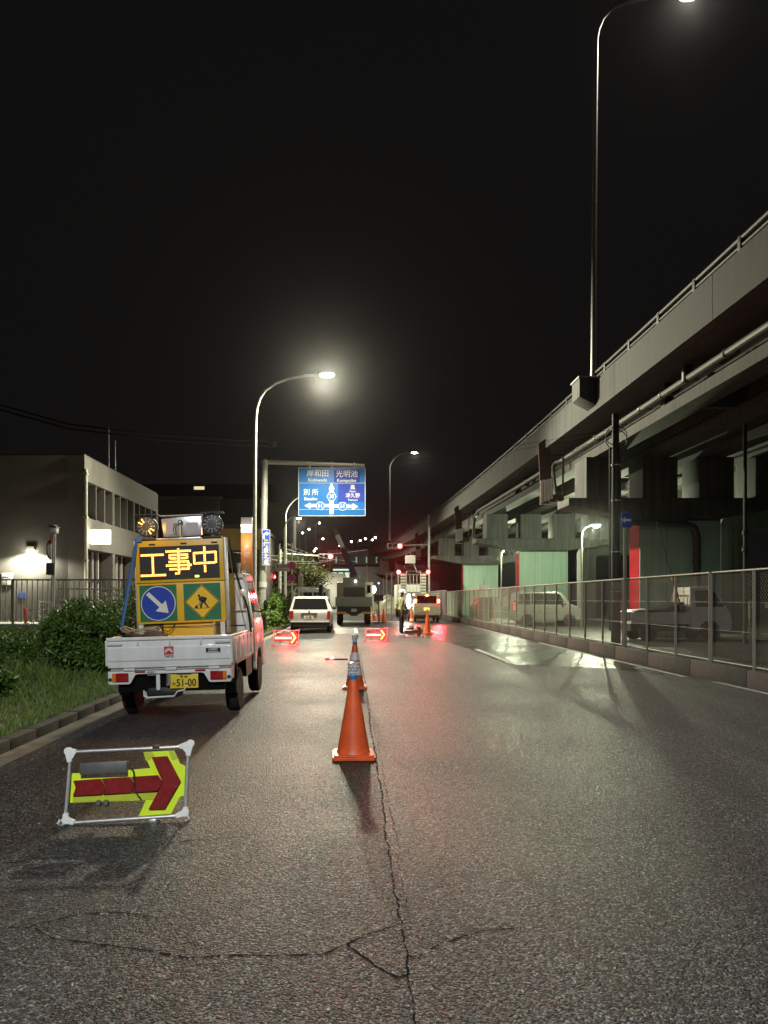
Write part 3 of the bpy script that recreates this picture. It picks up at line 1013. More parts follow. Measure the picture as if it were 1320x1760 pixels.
# lamps under the viaduct
for (X, Y, lab) in ((10.62, 35, 'slim lamp post in front of the widest green pier'), (10.15, 51.5, 'slim lamp post farther along beside the last green pier')):
    t = thing('lot_lamp', lab, 'street lamp', (X, Y, 0), group='lamp posts in the lot under the viaduct')
    G().tube([(0, 0, 0), (0, 0, 4.3), (.04, 0, 4.55), (.22, 0, 4.74), (.5, 0, 4.82)], [.05, .042, .038, .034, .03], 10).build('pole', POSTCREAM, t)
    G().sphere((.68, 0, 4.82), .5, 12, 6, (.5, .26, .16), 0, 90).build('lamp_housing', GALV, t)
    G().sphere((.68, 0, 4.815), .5, 12, 6, (.38, .22, .24), -90, 0).build('lamp_glass', E_LAMPG, t)
    light('lamp_light', 'POINT', (.68, .02, 4.62), POWER_UNDER, LAMP_GREEN, t, size=.10)

# ------------------------------------------------------------------ mesh fence on the kerb wall
fence = thing('mesh_fence', 'long galvanised chain link fence on the low concrete wall', 'fence')
PITCH = 1.45
zb, zt = .33, 1.86
g = G()
def chainlink(g, w, h, p=.075, r=.0027):
    def seg(a, b_):
        d = (Vector(b_) - Vector(a)).normalized()
        n1 = Vector((1, 0, 0)); n2 = d.cross(n1).normalized()
        o = []
        for q in (a, b_):
            for k in range(3):
                an = k * 2.0944
                o.append(Vector(q) + (n1 * math.cos(an) + n2 * math.sin(an)) * r)
        g.add(o, [(0, 1, 4, 3), (1, 2, 5, 4), (2, 0, 3, 5)])
    c = -h
    while c < w:
        y0, z0 = c, 0.0
        y1, z1 = c + h, h
        if y0 < 0: z0 -= y0; y0 = 0
        if y1 > w: z1 -= (y1 - w); y1 = w
        if z1 > z0:
            seg((0, y0, z0), (0, y1, z1))
            seg((.004, y0, h - z0), (.004, y1, h - z1))
        c += p
chainlink(g, PITCH, zt - zb)
cm = g.mesh('mesh_panel', GALV_W, smooth=False)
pm = G().tube([(0, 0, .27), (0, 0, 1.87)], .024, 10).mesh('fence_post', POSTCREAM)
pmb = G().tube([(0, 0, .27), (0, 0, 1.89)], .036, 12).mesh('fence_post', POSTCREAM)
wires = G().tube([(0, 0, 0), (0, PITCH, 0)], .004, 4).mesh('fence_wire', GALV)
k0 = -4
for k in range(k0, 26):
    yq = 13.44 + PITCH * k
    link('mesh_panel', cm, fence, (6.40, yq, zb))
    link('fence_post', pmb if k % 4 == 0 and k < 3 else pm, fence, (6.375, yq, 0))
    for zz in (.86, 1.35):
        link('fence_wire', wires, fence, (6.41, yq, zz))
ya, yb = 13.44 + PITCH * k0, 13.44 + PITCH * 26
G().cyl((6.39, ya, 1.87), (6.39, yb, 1.87), .022, n=10).build('top_rail', GALV_W, fence)
G().cyl((6.39, ya, .32), (6.39, yb, .32), .018, n=8).build('bottom_rail', GALV_W, fence)
# solid corrugated hoarding after the mesh
cf = thing('panel_fence', 'grey corrugated panel fence continuing after the mesh fence', 'fence')
pan = G()
prof = []
for i in range(13):
    prof.append((i * .15, .03 * (i % 2)))
for i in range(12):
    (a, da), (b_, db) = prof[i], prof[i + 1]
    pan.add([(da, a, .2), (db, b_, .2), (db, b_, 1.95), (da, a, 1.95)], [(0, 1, 2, 3)])
pm2 = pan.mesh('fence_panel', HOARD, smooth=False)
for k in range(14):
    link('fence_panel', pm2, cf, (6.36, yb + .1 + k * 1.82, 0))
G().box(6.33, 6.42, yb + .05, yb + 25.6, 1.952, 2.0).build('top_rail', GALV, cf)
ffar = G()

# one way sign on a cream post in the wall
t = thing('one_way_sign', 'small blue one way arrow sign on a cream post by the fence', 'sign', (6.32, 17.5, 0))
G().cyl((0, 0, .2), (0, 0, 3.42), .038, n=14).build('post', POSTCREAM, t)
pl = G().box(-.10, .13, -.055, -.043, 3.05, 3.40).build('sign_plate', SIGNBLUE, t, bevel=.003)
pl.location.x = 0
G().prism([(-.085, 3.225), (-.02, 3.30), (-.02, 3.25), (.11, 3.25), (.11, 3.20), (-.02, 3.20), (-.02, 3.15)], -.060, -.0565).build('arrow', SIGNWHITE, pl)

# black utility pole behind the fence
t = thing('utility_pole', 'black utility pole with wire loops behind the mesh fence', 'utility pole', (6.70, 19.2, 0))
G().tube([(0, 0, 0), (-.01, 0, 6.1)], [.12, .085], 14).build('pole', POLEDARK, t)
for zz in (5.65, 5.75):
    G().tube([(.02 + .27 * math.cos(a), .02, zz - .2 + .25 * math.sin(a)) for a in [i * math.pi / 8 for i in range(16)]], .012, 5, closed=True).build('wire_loop', CABLE, t)
for zz in (1.6, 2.6, 3.9, 4.8):
    G().lathe([(.125, -.015), (.125, .015)], 12, (0, 0, zz)).build('band', STEEL, t)
G().cyl((-.16, -.02, .6), (-.16, -.02, 5.2), .025, n=8).build('riser_pipe', PIPE_D, t)
# guy wire with a striped guard
t = thing('guy_wire', 'slanting guy wire with yellow and black striped guard', 'guy wire', (0, 0, 0))
A, B_ = Vector((9.9, 24.6, 3.95)), Vector((10.62, 24.3, .9))
G().cyl(A, B_, .012, n=6).build('wire', CABLE, t)
for k in range(6):
    a = A.lerp(B_, .58 + .06 * k); b_ = A.lerp(B_, .58 + .06 * (k + .92))
    G().cyl(a, b_, .04, n=10).build('guard_stripe', HAZARD_Y if k % 2 == 0 else BLACK, t)
t = thing('thin_pole', 'thin black pole standing before the concrete portal pier', 'pole', (11.9, 22.9, 0))
G().cyl((0, 0, 0), (0, 0, 7.0), .055, n=12).build('pole', POLEDARK, t)
for zz in (2.2, 2.9, 3.4):
    G().lathe([(.09, -.06), (.09, .06)], 10, (0, 0, zz)).build('clamp', BLACK, t)
# green board with papers
t = thing('site_board', 'low green site board with white papers pinned on', 'board', (0, 0, 0))
G().box(12.55, 14.3, 23.9, 23.96, .75, 1.30).build('panel', MESHGREEN, t)
for x0 in (12.55, 13.4, 14.25):
    G().box(x0, x0 + .05, 23.88, 23.898, .0, 1.34).build('post', POSTCREAM, t)
G().box(12.62, 12.72, 23.88, 23.898, 1.1, 1.28).build('paper', SIGNWHITE, t)
G().box(13.05, 13.35, 23.88, 23.898, 1.12, 1.27).build('paper', SIGNWHITE, t)

# ------------------------------------------------------------------ post office on the left
BX = -9.90
po = thing('post_office', 'pale two storey building with deep finned upper windows', 'building')
g = G()
# front wall (towards the camera) and roof
g.box(-26, BX - .62, 28.0, 28.3, .2, 6.72)
g.build('front_wall', RENDER_W, po, bevel=.01)
g = G()
g.box(BX - .62, BX, 28.0, 38.6, 5.80, 6.72)          # band above the windows
g.box(BX - .62, BX, 28.0, 38.6, 3.28, 4.44)          # band between the floors
g.box(BX - .62, BX, 28.0, 28.34, .2, 3.28)           # corner
g.box(BX - .62, BX, 28.0, 28.34, 4.44, 5.80)
g.box(BX - .62, BX, 38.2, 38.6, .2, 3.28)
g.box(BX - .62, BX, 38.2, 38.6, 4.44, 5.80)
g.build('side_wall', RENDER_W, po)
G().box(-26, BX - .03, 28.05, 38.5, 6.725, 6.78).build('roof', RENDER_D, po)
G().box(BX - .70, BX - .64, 28.3, 38.5, .2, 6.7).build('window_backing', GLASS, po)
fm = G().prism([(BX - .62, 0), (BX - .02, 0), (BX - .02, 1.355), (BX - .62, 1.355)], 0, .07).mesh('window_fin', RENDER_W)
for k, yy in enumerate([29.30, 30.32, 31.34, 32.36, 33.34, 34.3, 35.3, 36.28, 37.26]):
    o = link('window_fin', fm, po, (0, yy, 4.442))
    if k % 3 == 2:
        G().box(BX - .60, BX - .005, yy + .075, yy + .20, 4.443, 5.797).build('window_pier', RENDER_W, po)
slope = G().prism([(BX - .62, 4.44), (BX - .1, 4.445), (BX - .62, 4.75)], 0, 1).mesh('window_sill', RENDER_W)
for yy in (28.4, 29.4, 30.42, 31.55, 32.5, 33.45):
    o = link('window_sill', slope, po, (0, yy, 0)); o.scale = (1, .88, 1)
# shopfront
for yy in (31.35, 34.6):
    G().box(BX - .55, BX - .02, yy, yy + .32, .2, 3.278).build('column', RENDER_W, po)
for yy in [28.9, 29.5, 30.1, 30.75, 31.85, 32.5, 33.2, 33.9, 35.1, 35.9, 36.7, 37.5]:
    G().box(BX - .50, BX - .42, yy, yy + .08, .2, 3.276).build('mullion', PALEPLATE, po)
G().box(BX - .52, BX - .49, 28.35, 38.2, .2, 3.27).build('shop_glass', GLASS, po)
G().box(BX - .48, BX - .40, 28.35, 31.34, 2.05, 2.2).build('transom', BLACK, po)
G().box(BX - .486, BX - .455, 31.9, 32.5, 2.0, 2.22).build('red_patch', RED_PAINT, po)  # small red patch set between the mullions
pp = G()
pp.cyl((BX + .07, 27.95, .2), (BX + .07, 27.95, 6.2), .06, n=10)
pp.build('down_pipe', POSTCREAM, po)
for zz in (1.2, 2.8, 4.4, 6.0):
    G().box(BX - .03, BX + .14, 27.88, 28.02, zz, zz + .05).build('pipe_clip', GALV, po)
# wall lamp
wl = G().box(-11.98, -11.72, 27.84, 27.997, 3.20, 3.34).build('wall_lamp', GALV, po, bevel=.01)
G().box(-11.95, -11.75, 27.83, 27.99, 3.10, 3.198).build('lamp_glass', E_LAMP, wl)
light('lamp_light', 'SPOT', (-11.85, 27.70, 3.12), 900, (1, .95, .72), po, size=.06, spot_size=R(165), spot_blend=.35)
light('lamp_light', 'POINT', (-11.85, 27.62, 3.0), 26, (1, .95, .72), po, size=.06)
# notice boards on the front wall
nb = G().box(-12.95, -12.55, 27.94, 27.997, 1.92, 2.36).build('wall_notice', WHITE_D, po, bevel=.005)
text('ゆうちょ', .08, PRINT_P, nb, (-12.75, 27.936, 2.2), .01, cjk=True)
db = G().box(-12.33, -12.10, 27.96, 27.997, 1.44, 1.62).build('parking_sign', SIGNBLUE, po)
# wheelchair mark
w = G()
w.tube([(-12.215 + .035 * math.cos(a), 27.955, 1.50 + .035 * math.sin(a)) for a in [i * math.pi / 8 for i in range(16)]], .006, 5, closed=True)
w.tube([(-12.23, 27.955, 1.58), (-12.225, 27.955, 1.53), (-12.19, 27.955, 1.53), (-12.175, 27.955, 1.47)], .007, 5)
w.sphere((-12.232, 27.955, 1.598), .012, 8, 5)
w.build('wheelchair_mark', SIGNWHITE, db)
# lit projecting sign
sg = G().box(-9.895, -9.16, 28.55, 28.75, 3.48, 4.02).build('projecting_sign', E_SIGN, po, bevel=.015)
for zz in (3.66, 3.78, 3.90):
    G().box(-9.9, -9.15, 28.54, 28.548, zz - .008, zz + .008).build('sign_rib', PALEPLATE, sg)
G().box(-9.55, -9.53, 28.538, 28.547, 3.49, 3.74).build('sign_rib', PALEPLATE, sg)
light('sign_light', 'POINT', (-9.5, 28.40, 3.75), 60, (1, .92, .75), po, size=.2)
for (yy, z1) in ((32.0, 8.65), (33.3, 8.75)):
    a = tag(G().tube([(BX - .4 - (yy - 32) * .1, yy, 6.78), (BX - .4 - (yy - 32) * .1, yy, z1 - (yy - 32) * .3)], .03, 6).build('antenna', GALV), 'thin %s antenna mast on the post office roof' % ('taller' if yy < 33 else 'shorter'), 'antenna', 'antenna masts')
    a['group'] = 'antenna masts on the roof'

# barred fence in front of it
t = thing('bar_fence', 'grey barred metal fence in front of the post office', 'fence')
y = 20.0
G().box(-15.5, -5.65, y - .02, y + .02, 1.89, 1.93).build('top_rail', GALV_W, t)
G().box(-15.5, -5.65, y - .015, y + .015, .80, .84).build('bottom_rail', GALV_W, t)
bm_ = G().box(-.011, .011, -.011, .011, .84, 1.89).mesh('bar', GALV_W, smooth=False)
x = -15.4
while x < -5.7:
    link('bar', bm_, t, (x, y, 0)); x += .139
for x in (-15.4, -12.9, -8.95, -6.0):
    G().box(x - .03, x + .03, y - .06, y - .02, .5, 1.90).build('post', GALV_W, t)
tag(G().box(-15.5, -5.65, y - .1, y + .12, .3, .74).build('fence_plinth', FLOORGREY), 'pale low concrete plinth under the barred fence', 'plinth')
# ramp handrail behind it
t = thing('ramp_handrail', 'low metal handrail of the ramp beside the post office wall', 'handrail')
for zz in (1.05, 1.35, 1.72):
    G().tube([(-9.3, 24, zz), (-6.0, 24, zz - .02)], .022, 8).build('rail', GALV_W, t)
for k in range(22):
    G().cyl((-9.3 + k * .155, 24, .6), (-9.3 + k * .155, 24, 1.72), .01, n=5).build('baluster', GALV_W, t)
t = thing('bollard', 'chrome barrier hoop standing behind the barred fence', 'barrier', (-9.75, 24.0, .62))
for x in (-.18, .2):
    G().cyl((x, 0, 0), (x, 0, .75), .03, n=10).build('post', STEEL, t)
for zz in (.2, .45, .68):
    G().cyl((-.18, 0, zz), (.2, 0, zz), .018, n=8).build('rail', STEEL, t)
t = thing('red_lit_post', 'short red post behind the barred fence', 'post', (-10.1, 23.4, .62))
G().tube([(0, 0, 0), (0, 0, .4), (-.02, 0, .5)], .04, 10).build('body', RED_PAINT, t)  # red light on the post put into its colour

# road mirror or sign seen from behind, on a pole in the verge
t = thing('traffic_sign', 'dark back of a round sign and small plate on a verge pole', 'traffic sign', (-5.93, 15.0, .28))
G().tube([(0, 0, 0), (.0, 0, 1.4), (.03, 0, 2.6)], .035, 12).build('pole', GALV, t)
G().lathe([(.19, -.012), (.195, 0), (.19, .012)], 28, (-.045, 0, 2.10), 'X').build('disc', BLACK, t)
G().box(-.12, .045, -.045, -.03, 1.60, 1.84).build('small_plate', BLACK, t, bevel=.004)
G().box(-.05, .09, -.07, .07, 2.42, 2.55).build('lamp_head', GALV, t, bevel=.02)
G().prism([(-.07, 2.55), (.10, 2.53), (.10, 2.56), (-.07, 2.59)], -.1, .1).build('visor', BLACK, t)
G().cyl((-.02, -.01, 2.22), (-.02, -.01, 2.38), .03, n=8).build('red_glow_mark', RED_PAINT, t)  # red light on the pole painted as a small mark

# ------------------------------------------------------------------ dark buildings beyond
def block(name, label, x0, x1, y0, y1, z1, m, wins=(), roofm=None, lit=()):
    t = thing(name, label, 'building')
    G().box(x0, x1, y0, y1, -.1, z1).build('wall', m, t, bevel=.02)
    G().box(x0 - .1, x1 + .1, y0 - .1, y1 + .1, z1 + .003, z1 + .25).build('roof', roofm or RENDER_D, t)
    for (a, b_, c, d) in wins:
        f = G().box(a, b_, y0 - .05, y0 - .003, c, d).build('window', BLACK, t)
        G().box(a + .06, b_ - .06, y0 - .06, y0 - .052, c + .06, d - .06).build('pane', GLASS, f)
    for (a, b_, c, d) in lit:
        f = G().box(a, b_, y0 - .05, y0 - .003, c, d).build('window', BLACK, t)
        G().box(a + .05, b_ - .05, y0 - .06, y0 - .052, c + .05, d - .05).build('pane', E_WINDOW, f)
    return t
block('flat_roofed_house', 'dark flat roofed block behind the flashing sign board', -14.9, -10.2, 58, 70, 9.0, RENDER_D, [(-14, -12.6, 5, 6.4), (-12, -10.8, 5, 6.4)])
b3 = block('shop', 'dark shop with a yellow brown band behind the lamp pole', -9.4, -6.55, 54, 64, 6.4, RENDER_D, [(-9.1, -8.2, 2.6, 3.6)])
G().box(-9.4, -6.55, 53.94, 53.995, 4.9, 6.4).build('brown_band', RENDER_B, b3)
G().box(-9.45, -6.5, 53.9, 53.99, 6.66, 8.5).build('roof_board', BLACK, b3)
block('tall_house', 'black house wall behind the vertical blue sign', -8.2, -5.6, 68, 76, 9.8, RENDER_D, [(-7.8, -6.9, 2.4, 3.6), (-6.6, -5.9, 5.4, 6.6)])
bA = block('apartment_house', 'distant dark apartment block with one warm lit window', -36, -14, 130, 140, 20.8, RENDER_D, [(-30, -28, 17, 18.5)], lit=[(-27.2, -25.3, 20.1, 20.75)])
bB = block('apartment_tower', 'distant apartment tower with scattered lit windows above the shop', -42, -28, 200, 212, 27, RENDER_D)
for k, (px, py, s_) in enumerate([(407, 842, .9), (419, 839, 1.0), (424, 843, .9), (429, 848, .9), (419, 849, .6), (407, 853, .8), (424, 853, 1.0), (432, 851, .5), (400, 849, .5)]):
    X, Z = (px - 605) * 200 / 1300, EYE + (1029 - py) * 200 / 1300
    G().box(X - .38 * s_, X + .38 * s_, 199.9, 199.99, Z - .38 * s_, Z + .38 * s_).build('lit_window', E_FAR, bB)
G().box(-45.5, -30.5, 199, 199.8, 27.3, 31).build('roof_house', RENDER_D, bB)

# sign tower of the post office
t = thing('sign_tower', 'orange post office sign tower with a lit white head', 'sign', (-6.28, 45, 0))
G().box(-.33, .33, 0, .3, 0, 5.35).build('tower', PO_ORANGE, t, bevel=.01)
G().box(-.33, .33, 0, .3, 5.353, 6.25).build('tower_head', PALEPLATE, t, bevel=.01)
G().box(-.31, .31, -.02, -.003, 5.36, 5.66).build('lit_panel', E_SIGN, t)
G().box(-.33, .33, -.05, -.003, 5.70, 5.82).build('lit_strip', E_SIGN, t)
G().box(-.02, .02, -.028, -.022, 5.36, 5.66).build('divider', PALEPLATE, t)
light('sign_light', 'POINT', (0, -.9, 4.9), 90, (1, .93, .75), t, size=.2)
text('JP', .24, PALEPLATE, t, (0, -.01, 4.46), .01)
for k, c in enumerate('郵便局'):
    text(c, .36, PALEPLATE, t, (0, -.01, 3.98 - k * .42), .006, cjk=True)
# white post marker near it
t = thing('marker_post', 'short white lit post beyond the truck cab roof', 'post', (-6.0, 40, 0))
G().tube([(0, 0, 0), (0, 0, 2.6), (0, 0, 3.3)], [.05, .06, .12], 10).build('body', WHITE_D, t)

# ------------------------------------------------------------------ overhead guide sign on its gantry
t = thing('overhead_sign', 'large blue direction sign hanging from a single post gantry', 'road sign', (0, 33, 0))
G().tube([(-3.95, 0, -.02), (-3.88, 0, 3.0), (-3.80, 0, 7.35)], [.17, .155, .13], 18).build('post', GALV, t)
G().lathe([(.14, 0), (.165, .03), (.13, .14), (.02, .2)], 16, (-3.80, 0, 7.33)).build('post_cap', GALV, t)
G().tube([(-3.80, 0, 7.38), (.55, 0, 7.22)], [.10, .075], 14).build('arm', GALV, t)
G().lathe([(.19, -.12), (.19, .12)], 18, (-3.90, 0, 2.02)).build('white_band', GUIDEWHITE, t)
SW, SH, SX, SZ = 2.92, 2.11, -.875, 5.01
sp = G().box(SX - SW / 2, SX + SW / 2, -.05, -.02, SZ, SZ + SH).build('sign_panel', GUIDEBLUE, t, bevel=.004)
g = G()
e = .022
for (a, b_, c, d) in ((SX - SW / 2, SX + SW / 2, SZ, SZ + e), (SX - SW / 2, SX + SW / 2, SZ + SH - e, SZ + SH), (SX - SW / 2, SX - SW / 2 + e, SZ + e, SZ + SH - e), (SX + SW / 2 - e, SX + SW / 2, SZ + e, SZ + SH - e)):
    g.box(a, b_, -.058, -.052, c, d)
g.build('sign_border', GUIDEWHITE, sp)
def S(cx, cy):
    return SX - SW / 2 + (cx - 200) / 920 * SW, SZ + SH - (cy - 190) / 680 * SH
def sbox(x0, y0, x1, y1, m, d=-.0545, name='overlay'):
    (a, b_), (c, e2) = S(x0, y0), S(x1, y1)
    return G().box(a, c, d, -.0515, e2, b_).build(name, m, sp)
sbox(690, 225, 1042, 403, GUIDEBLUE_D); sbox(745, 420, 1102, 670, GUIDEBLUE_D)
for (yy, m) in ((405, PALEPLATE), (775, PALEPLATE)):
    sbox(210, yy, 1112, yy + 3, m, -.0525, 'panel_seam')
for s_, cx, cy, h, cjk, b_ in [('岸和田', 466, 276, 96, True, .004), ('光明池', 864, 284, 96, True, .004), ('別 所', 372, 540, 88, True, .004), ('鳳', 945, 470, 64, True, .004), ('津久野', 945, 585, 64, True, .004),
                         ('Kishiwada', 464, 366, 46, False, .004), ('Komyoike', 860, 372, 46, False, .004), ('Bessho', 370, 630, 46, False, .004), ('Otori', 945, 526, 28, False, .004), ('Tsukuno', 945, 645, 28, False, .004)]:
    X, Z = S(cx, cy)
    text(s_, h / 680 * SH, GUIDEWHITE, sp, (X, -.059, Z), b_, cjk=cjk)
def spoly(pts, m, d0, d1, name):
    return G().prism([S(*p) for p in pts], d0, d1).build(name, m, sp)
spoly([(627, 842), (627, 490), (612, 490), (655, 405), (700, 490), (682, 490), (682, 842)], GUIDECREAM, -.0565, -.0525, 'arrow_up')
spoly([(626, 702), (626, 744), (366, 744), (366, 768), (280, 724), (366, 682), (366, 702)], GUIDECREAM, -.0565, -.0525, 'arrow_across')
spoly([(683, 708), (945, 714), (945, 690), (1022, 737), (945, 782), (945, 758), (683, 750)], GUIDECREAM, -.0565, -.0525, 'arrow_across')
def hexa(cx, cy, r, ang0, n, body):
    p1 = [(cx + r * math.cos(R(ang0) + 2 * math.pi * i / n), cy + r * math.sin(R(ang0) + 2 * math.pi * i / n)) for i in range(n)]
    p2 = [(cx + r * .88 * math.cos(R(ang0) + 2 * math.pi * i / n), cy + r * .88 * math.sin(R(ang0) + 2 * math.pi * i / n)) for i in range(n)]
    spoly(p1, GUIDEWHITE, -.0585, -.0525, 'route_badge')
    spoly(p2, GUIDEBLUE, -.0605, -.0525, 'route_badge_face')
    X, Z = S(cx, cy)
    text(body, 56 / 680 * SH, GUIDEWHITE, sp, (X, -.064, Z), .004, sx=.85)
hexa(655, 596, 68, 0, 6, '38'); hexa(500, 727, 62, 22.5, 8, '61'); hexa(808, 733, 62, 22.5, 8, '61')
for cx in (355, 660, 970):
    X, Z = S(cx, 190)
    G().box(X - .03, X + .03, -.05, .03, Z + .003, 7.24).build('hanger', GALV, t)
    G().lathe([(.115, -.04), (.115, .04)], 12, (X, 0, 7.27 - (X + .9) * .03), 'X').build('clamp', GALV, t)
# vertical blue sign on the same post
t = thing('vertical_sign', 'narrow vertical blue sign strapped to the gantry post', 'road sign', (-3.72, 32.78, 0))
vp = G().box(-.17, .17, -.03, 0, 2.86, 4.40).build('sign_plate', SIGNBLUE, t, bevel=.004)
g = G()
for (a, b_, c, d) in ((-.17, .17, 2.86, 2.875), (-.17, .17, 4.385, 4.40), (-.17, -.157, 2.875, 4.385), (.157, .17, 2.875, 4.385)):
    g.box(a, b_, -.0355, -.0315, c, d)
g.build('border', SIGNWHITE, vp)
for k, c in enumerate('堺泉北道'):
    text(c, .235, SIGNWHITE, vp, (0, -.038, 3.73 - k * .25), .02, cjk=True)
text('有料', .085, FLUO, vp, (0, -.038, 3.93), .01, cjk=True)
G().prism([(-.12, 4.0), (-.12, 4.2), (-.06, 4.27), (.02, 4.27), (.02, 4.33), (.13, 4.23), (.02, 4.13), (.02, 4.19), (-.04, 4.19), (-.055, 4.17), (-.055, 4.0)], -.036, -.0315).build('arrow', SIGNWHITE, vp)
for zz in (3.1, 4.1):
    G().lathe([(.17, -.02), (.17, .02)], 14, (-.14, .22, zz)).build('strap_band', STEEL, t)
# black mesh box at the foot of the post
t = thing('litter_box', 'black mesh box at the foot of the gantry post', 'box', (-3.62, 30.0, .18))
g = G()
for k in range(7):
    a = -.21 + k * .07
    g.box(a - .006, a + .006, -.2, -.19, .15, .62); g.box(-.21, .21, -.2, -.19, .15 + k * .075, .162 + k * .075)
g.build('mesh_side', BLACK, t)
G().box(-.2, .2, -.185, .2, .15, .6).build('bin_body', BLACK, t, bevel=.01)
for x in (-.16, .16):
    G().box(x - .02, x + .02, -.02, .02, 0, .148).build('leg', BLACK, t)

# cables: the thick pair crossing to the gantry, thin service wires beyond
t = thing('overhead_cable', 'thick black pair of cables ending at an insulator by the lamp', 'cable')
for dz in (0, .20):
    G().tube([(-17, 32, 10.0 + dz), (-12, 32, 8.6 + dz), (-8, 32, 8.12 + dz), (-5.2, 32, 7.95 + dz), (-3.5, 32, 7.86 + dz)], .035, 6).build('cable', CABLE, t)
for dz in (0, .1, .2):
    G().sphere((-3.42, 32, 7.86 + dz), .085, 10, 6).build('insulator', GLASS, t)
G().box(-3.40, -3.2, 31.97, 32.03, 7.84, 8.08).build('end_clamp', BLACK, t)
t = thing('service_wires', 'pale service wires strung low across the road beyond the sign', 'wires')
for (a, b_) in [((-10.5, 48, 4.9), (-5.0, 57, 4.6)), ((-5.0, 57, 4.75), (1.2, 60, 5.3)), ((-5.0, 57, 5.15), (.5, 60, 4.35)), ((-5.0, 57, 4.15), (-1.5, 60, 4.45)), ((-5.0, 57, 5.6), (-1.6, 60, 4.55)), ((-6.5, 57, 4.4), (-1.4, 60, 4.5))]:
    A, B_ = Vector(a), Vector(b_)
    G().tube([A.lerp(B_, i / 8) - Vector((0, 0, .5 * math.sin(math.pi * i / 8) * .35)) for i in range(9)], .011, 5).build('wire', WIRE, t)
t = thing('overhead_wires', 'thin dark wires crossing in front of the viaduct parapet', 'wires')
for dz in (0, .34):
    A, B_ = Vector((-3.0, 40, 8.2 + dz * .8)), Vector((6.7, 19.2, 5.6 + dz * .35))
    G().tube([A.lerp(B_, i / 10) - Vector((0, 0, math.sin(math.pi * i / 10) * .3)) for i in range(11)], .005, 5).build('wire', WIREK, t)
# lattice pole with street name plate and the no parking signs
t = thing('lattice_pole', 'slender lattice pole behind the intersection name plate', 'pole', (-5.1, 55, 0))
for x in (-.28, .28):
    G().cyl((x, 0, 0), (x * .6, 0, 5.4), .05, n=8).build('leg', GALV, t)
g = G()
for k in range(10):
    z0 = .3 + k * .5
    s_ = 1 if k % 2 else -1
    g.cyl((-.26 * s_, 0, z0), (.26 * s_, 0, z0 + .5), .02, n=5)
g.build('lattice_bar', GALV, t)
t = thing('name_plate_sign', 'pale intersection name plate with blue lettering', 'sign', (-4.68, 51, 0))
G().cyl((.1, .05, 0), (.1, .05, 6.1), .06, n=12).build('pole', GALV, t)
np_ = G().box(-.5, .5, -.04, -.01, 3.25, 3.77).build('plate', PALEPLATE, t, bevel=.005)
text('春日橋南', .20, PRINT_P, np_, (0, -.046, 3.57), .01, cjk=True)
text('Kasugabashi-minami', .075, PRINT_P, np_, (0, -.046, 3.36), .006)
G().tube([(.1, .05, 6.05), (.2, .05, 6.5), (.5, .05, 6.85), (.9, .05, 6.95)], .05, 8).build('arm', GALV, t)
t = thing('no_parking_sign', 'two round no parking signs one above the other on a pole', 'traffic sign', (-3.9, 49, 0))
G().cyl((0, .03, 0), (0, .03, 5.0), .045, n=12).build('pole', GALV, t)
for zz, tone in ((3.56, RED_PAINT), (2.74, RED_PAINT)):
    d = G().lathe([(.001, -.012), (.26, -.012), (.26, .0), (.001, .0)], 28, (0, -.03, zz), 'Y').build('disc', RED_PAINT, t)
    G().lathe([(.001, -.004), (.17, -.004), (.17, .0), (.001, .0)], 28, (0, -.046, zz), 'Y').build('blue_face', SIGNBLUE, d)
    G().cbox((0, -.054, zz), (.045, .003, .44), Matrix.Rotation(R(45), 3, 'Y')).build('slash', RED_PAINT, d)
G().box(-.3, .3, -.05, -.03, 2.28, 2.40).build('sub_plate', PALEPLATE, t)
# small white signal post and its neighbour
t = thing('pedestrian_signal', 'pale pedestrian signal post seen from the side by the bush', 'signal', (-3.2, 47, 0))
G().cyl((0, 0, 0), (0, 0, 3.4), .04, n=10).build('post', POSTCREAM, t)
G().box(-.16, .16, -.12, .12, 2.0, 2.9).build('signal_box', POSTCREAM, t, bevel=.04)

# ------------------------------------------------------------------ traffic signals
def beam_light(loc, power, parent, cone=44, size=.12):
    l = light('lamp_light', 'SPOT', loc, power, RED, parent, size=size, spot_size=R(cone), spot_blend=.6)
    l.rotation_euler = (R(-90), 0, 0)
    return l
def signal(name, label, lit_loc, n_dir, pole=None, arm=None, scale=1.0, post_to=None, power=1500):
    """horizontal three lamp signal, red at the far end; n_dir = +1 when the red lamp is the last towards +X"""
    x, y, z = lit_loc
    t = thing(name, label, 'traffic signal', (x, y, z), group=None)
    s = scale
    body = G().box(-.98 * s if n_dir > 0 else -.24 * s, .24 * s if n_dir > 0 else .98 * s, -.08, .10, -.24 * s, .24 * s).build('signal_housing', GREYBOX, t, bevel=.07)
    for k in range(3):
        cx = -n_dir * .37 * s * k
        m = E_RED if k == 0 else GLASS
        G().sphere((cx, -.085, 0), .17 * s, 16, 8, (1, .35, 1)).build('lamp_lens', m, body)
        v = G()
        pts = []
        a0 = [R(a) for a in range(20, 161, 20)]
        for d in (-.09, -.34):
            for a in a0:
                pts.append((cx + .18 * s * math.cos(a), d, .18 * s * math.sin(a)))
        k_ = len(a0)
        v.add(pts, [(i, i + 1, i + 1 + k_, i + k_) for i in range(k_ - 1)])
        v.build('visor', PALEPLATE if k else BLACK, body)
    if arm:
        G().tube(arm, .045, 10).build('arm', GALV, t)
    if pole:
        G().cyl((pole[0], pole[1], -z), (pole[0], pole[1], pole[2]), .10, n=14).build('pole', GALV, t)
    beam_light((0, -.40, 0), power, t, 22)
    return t
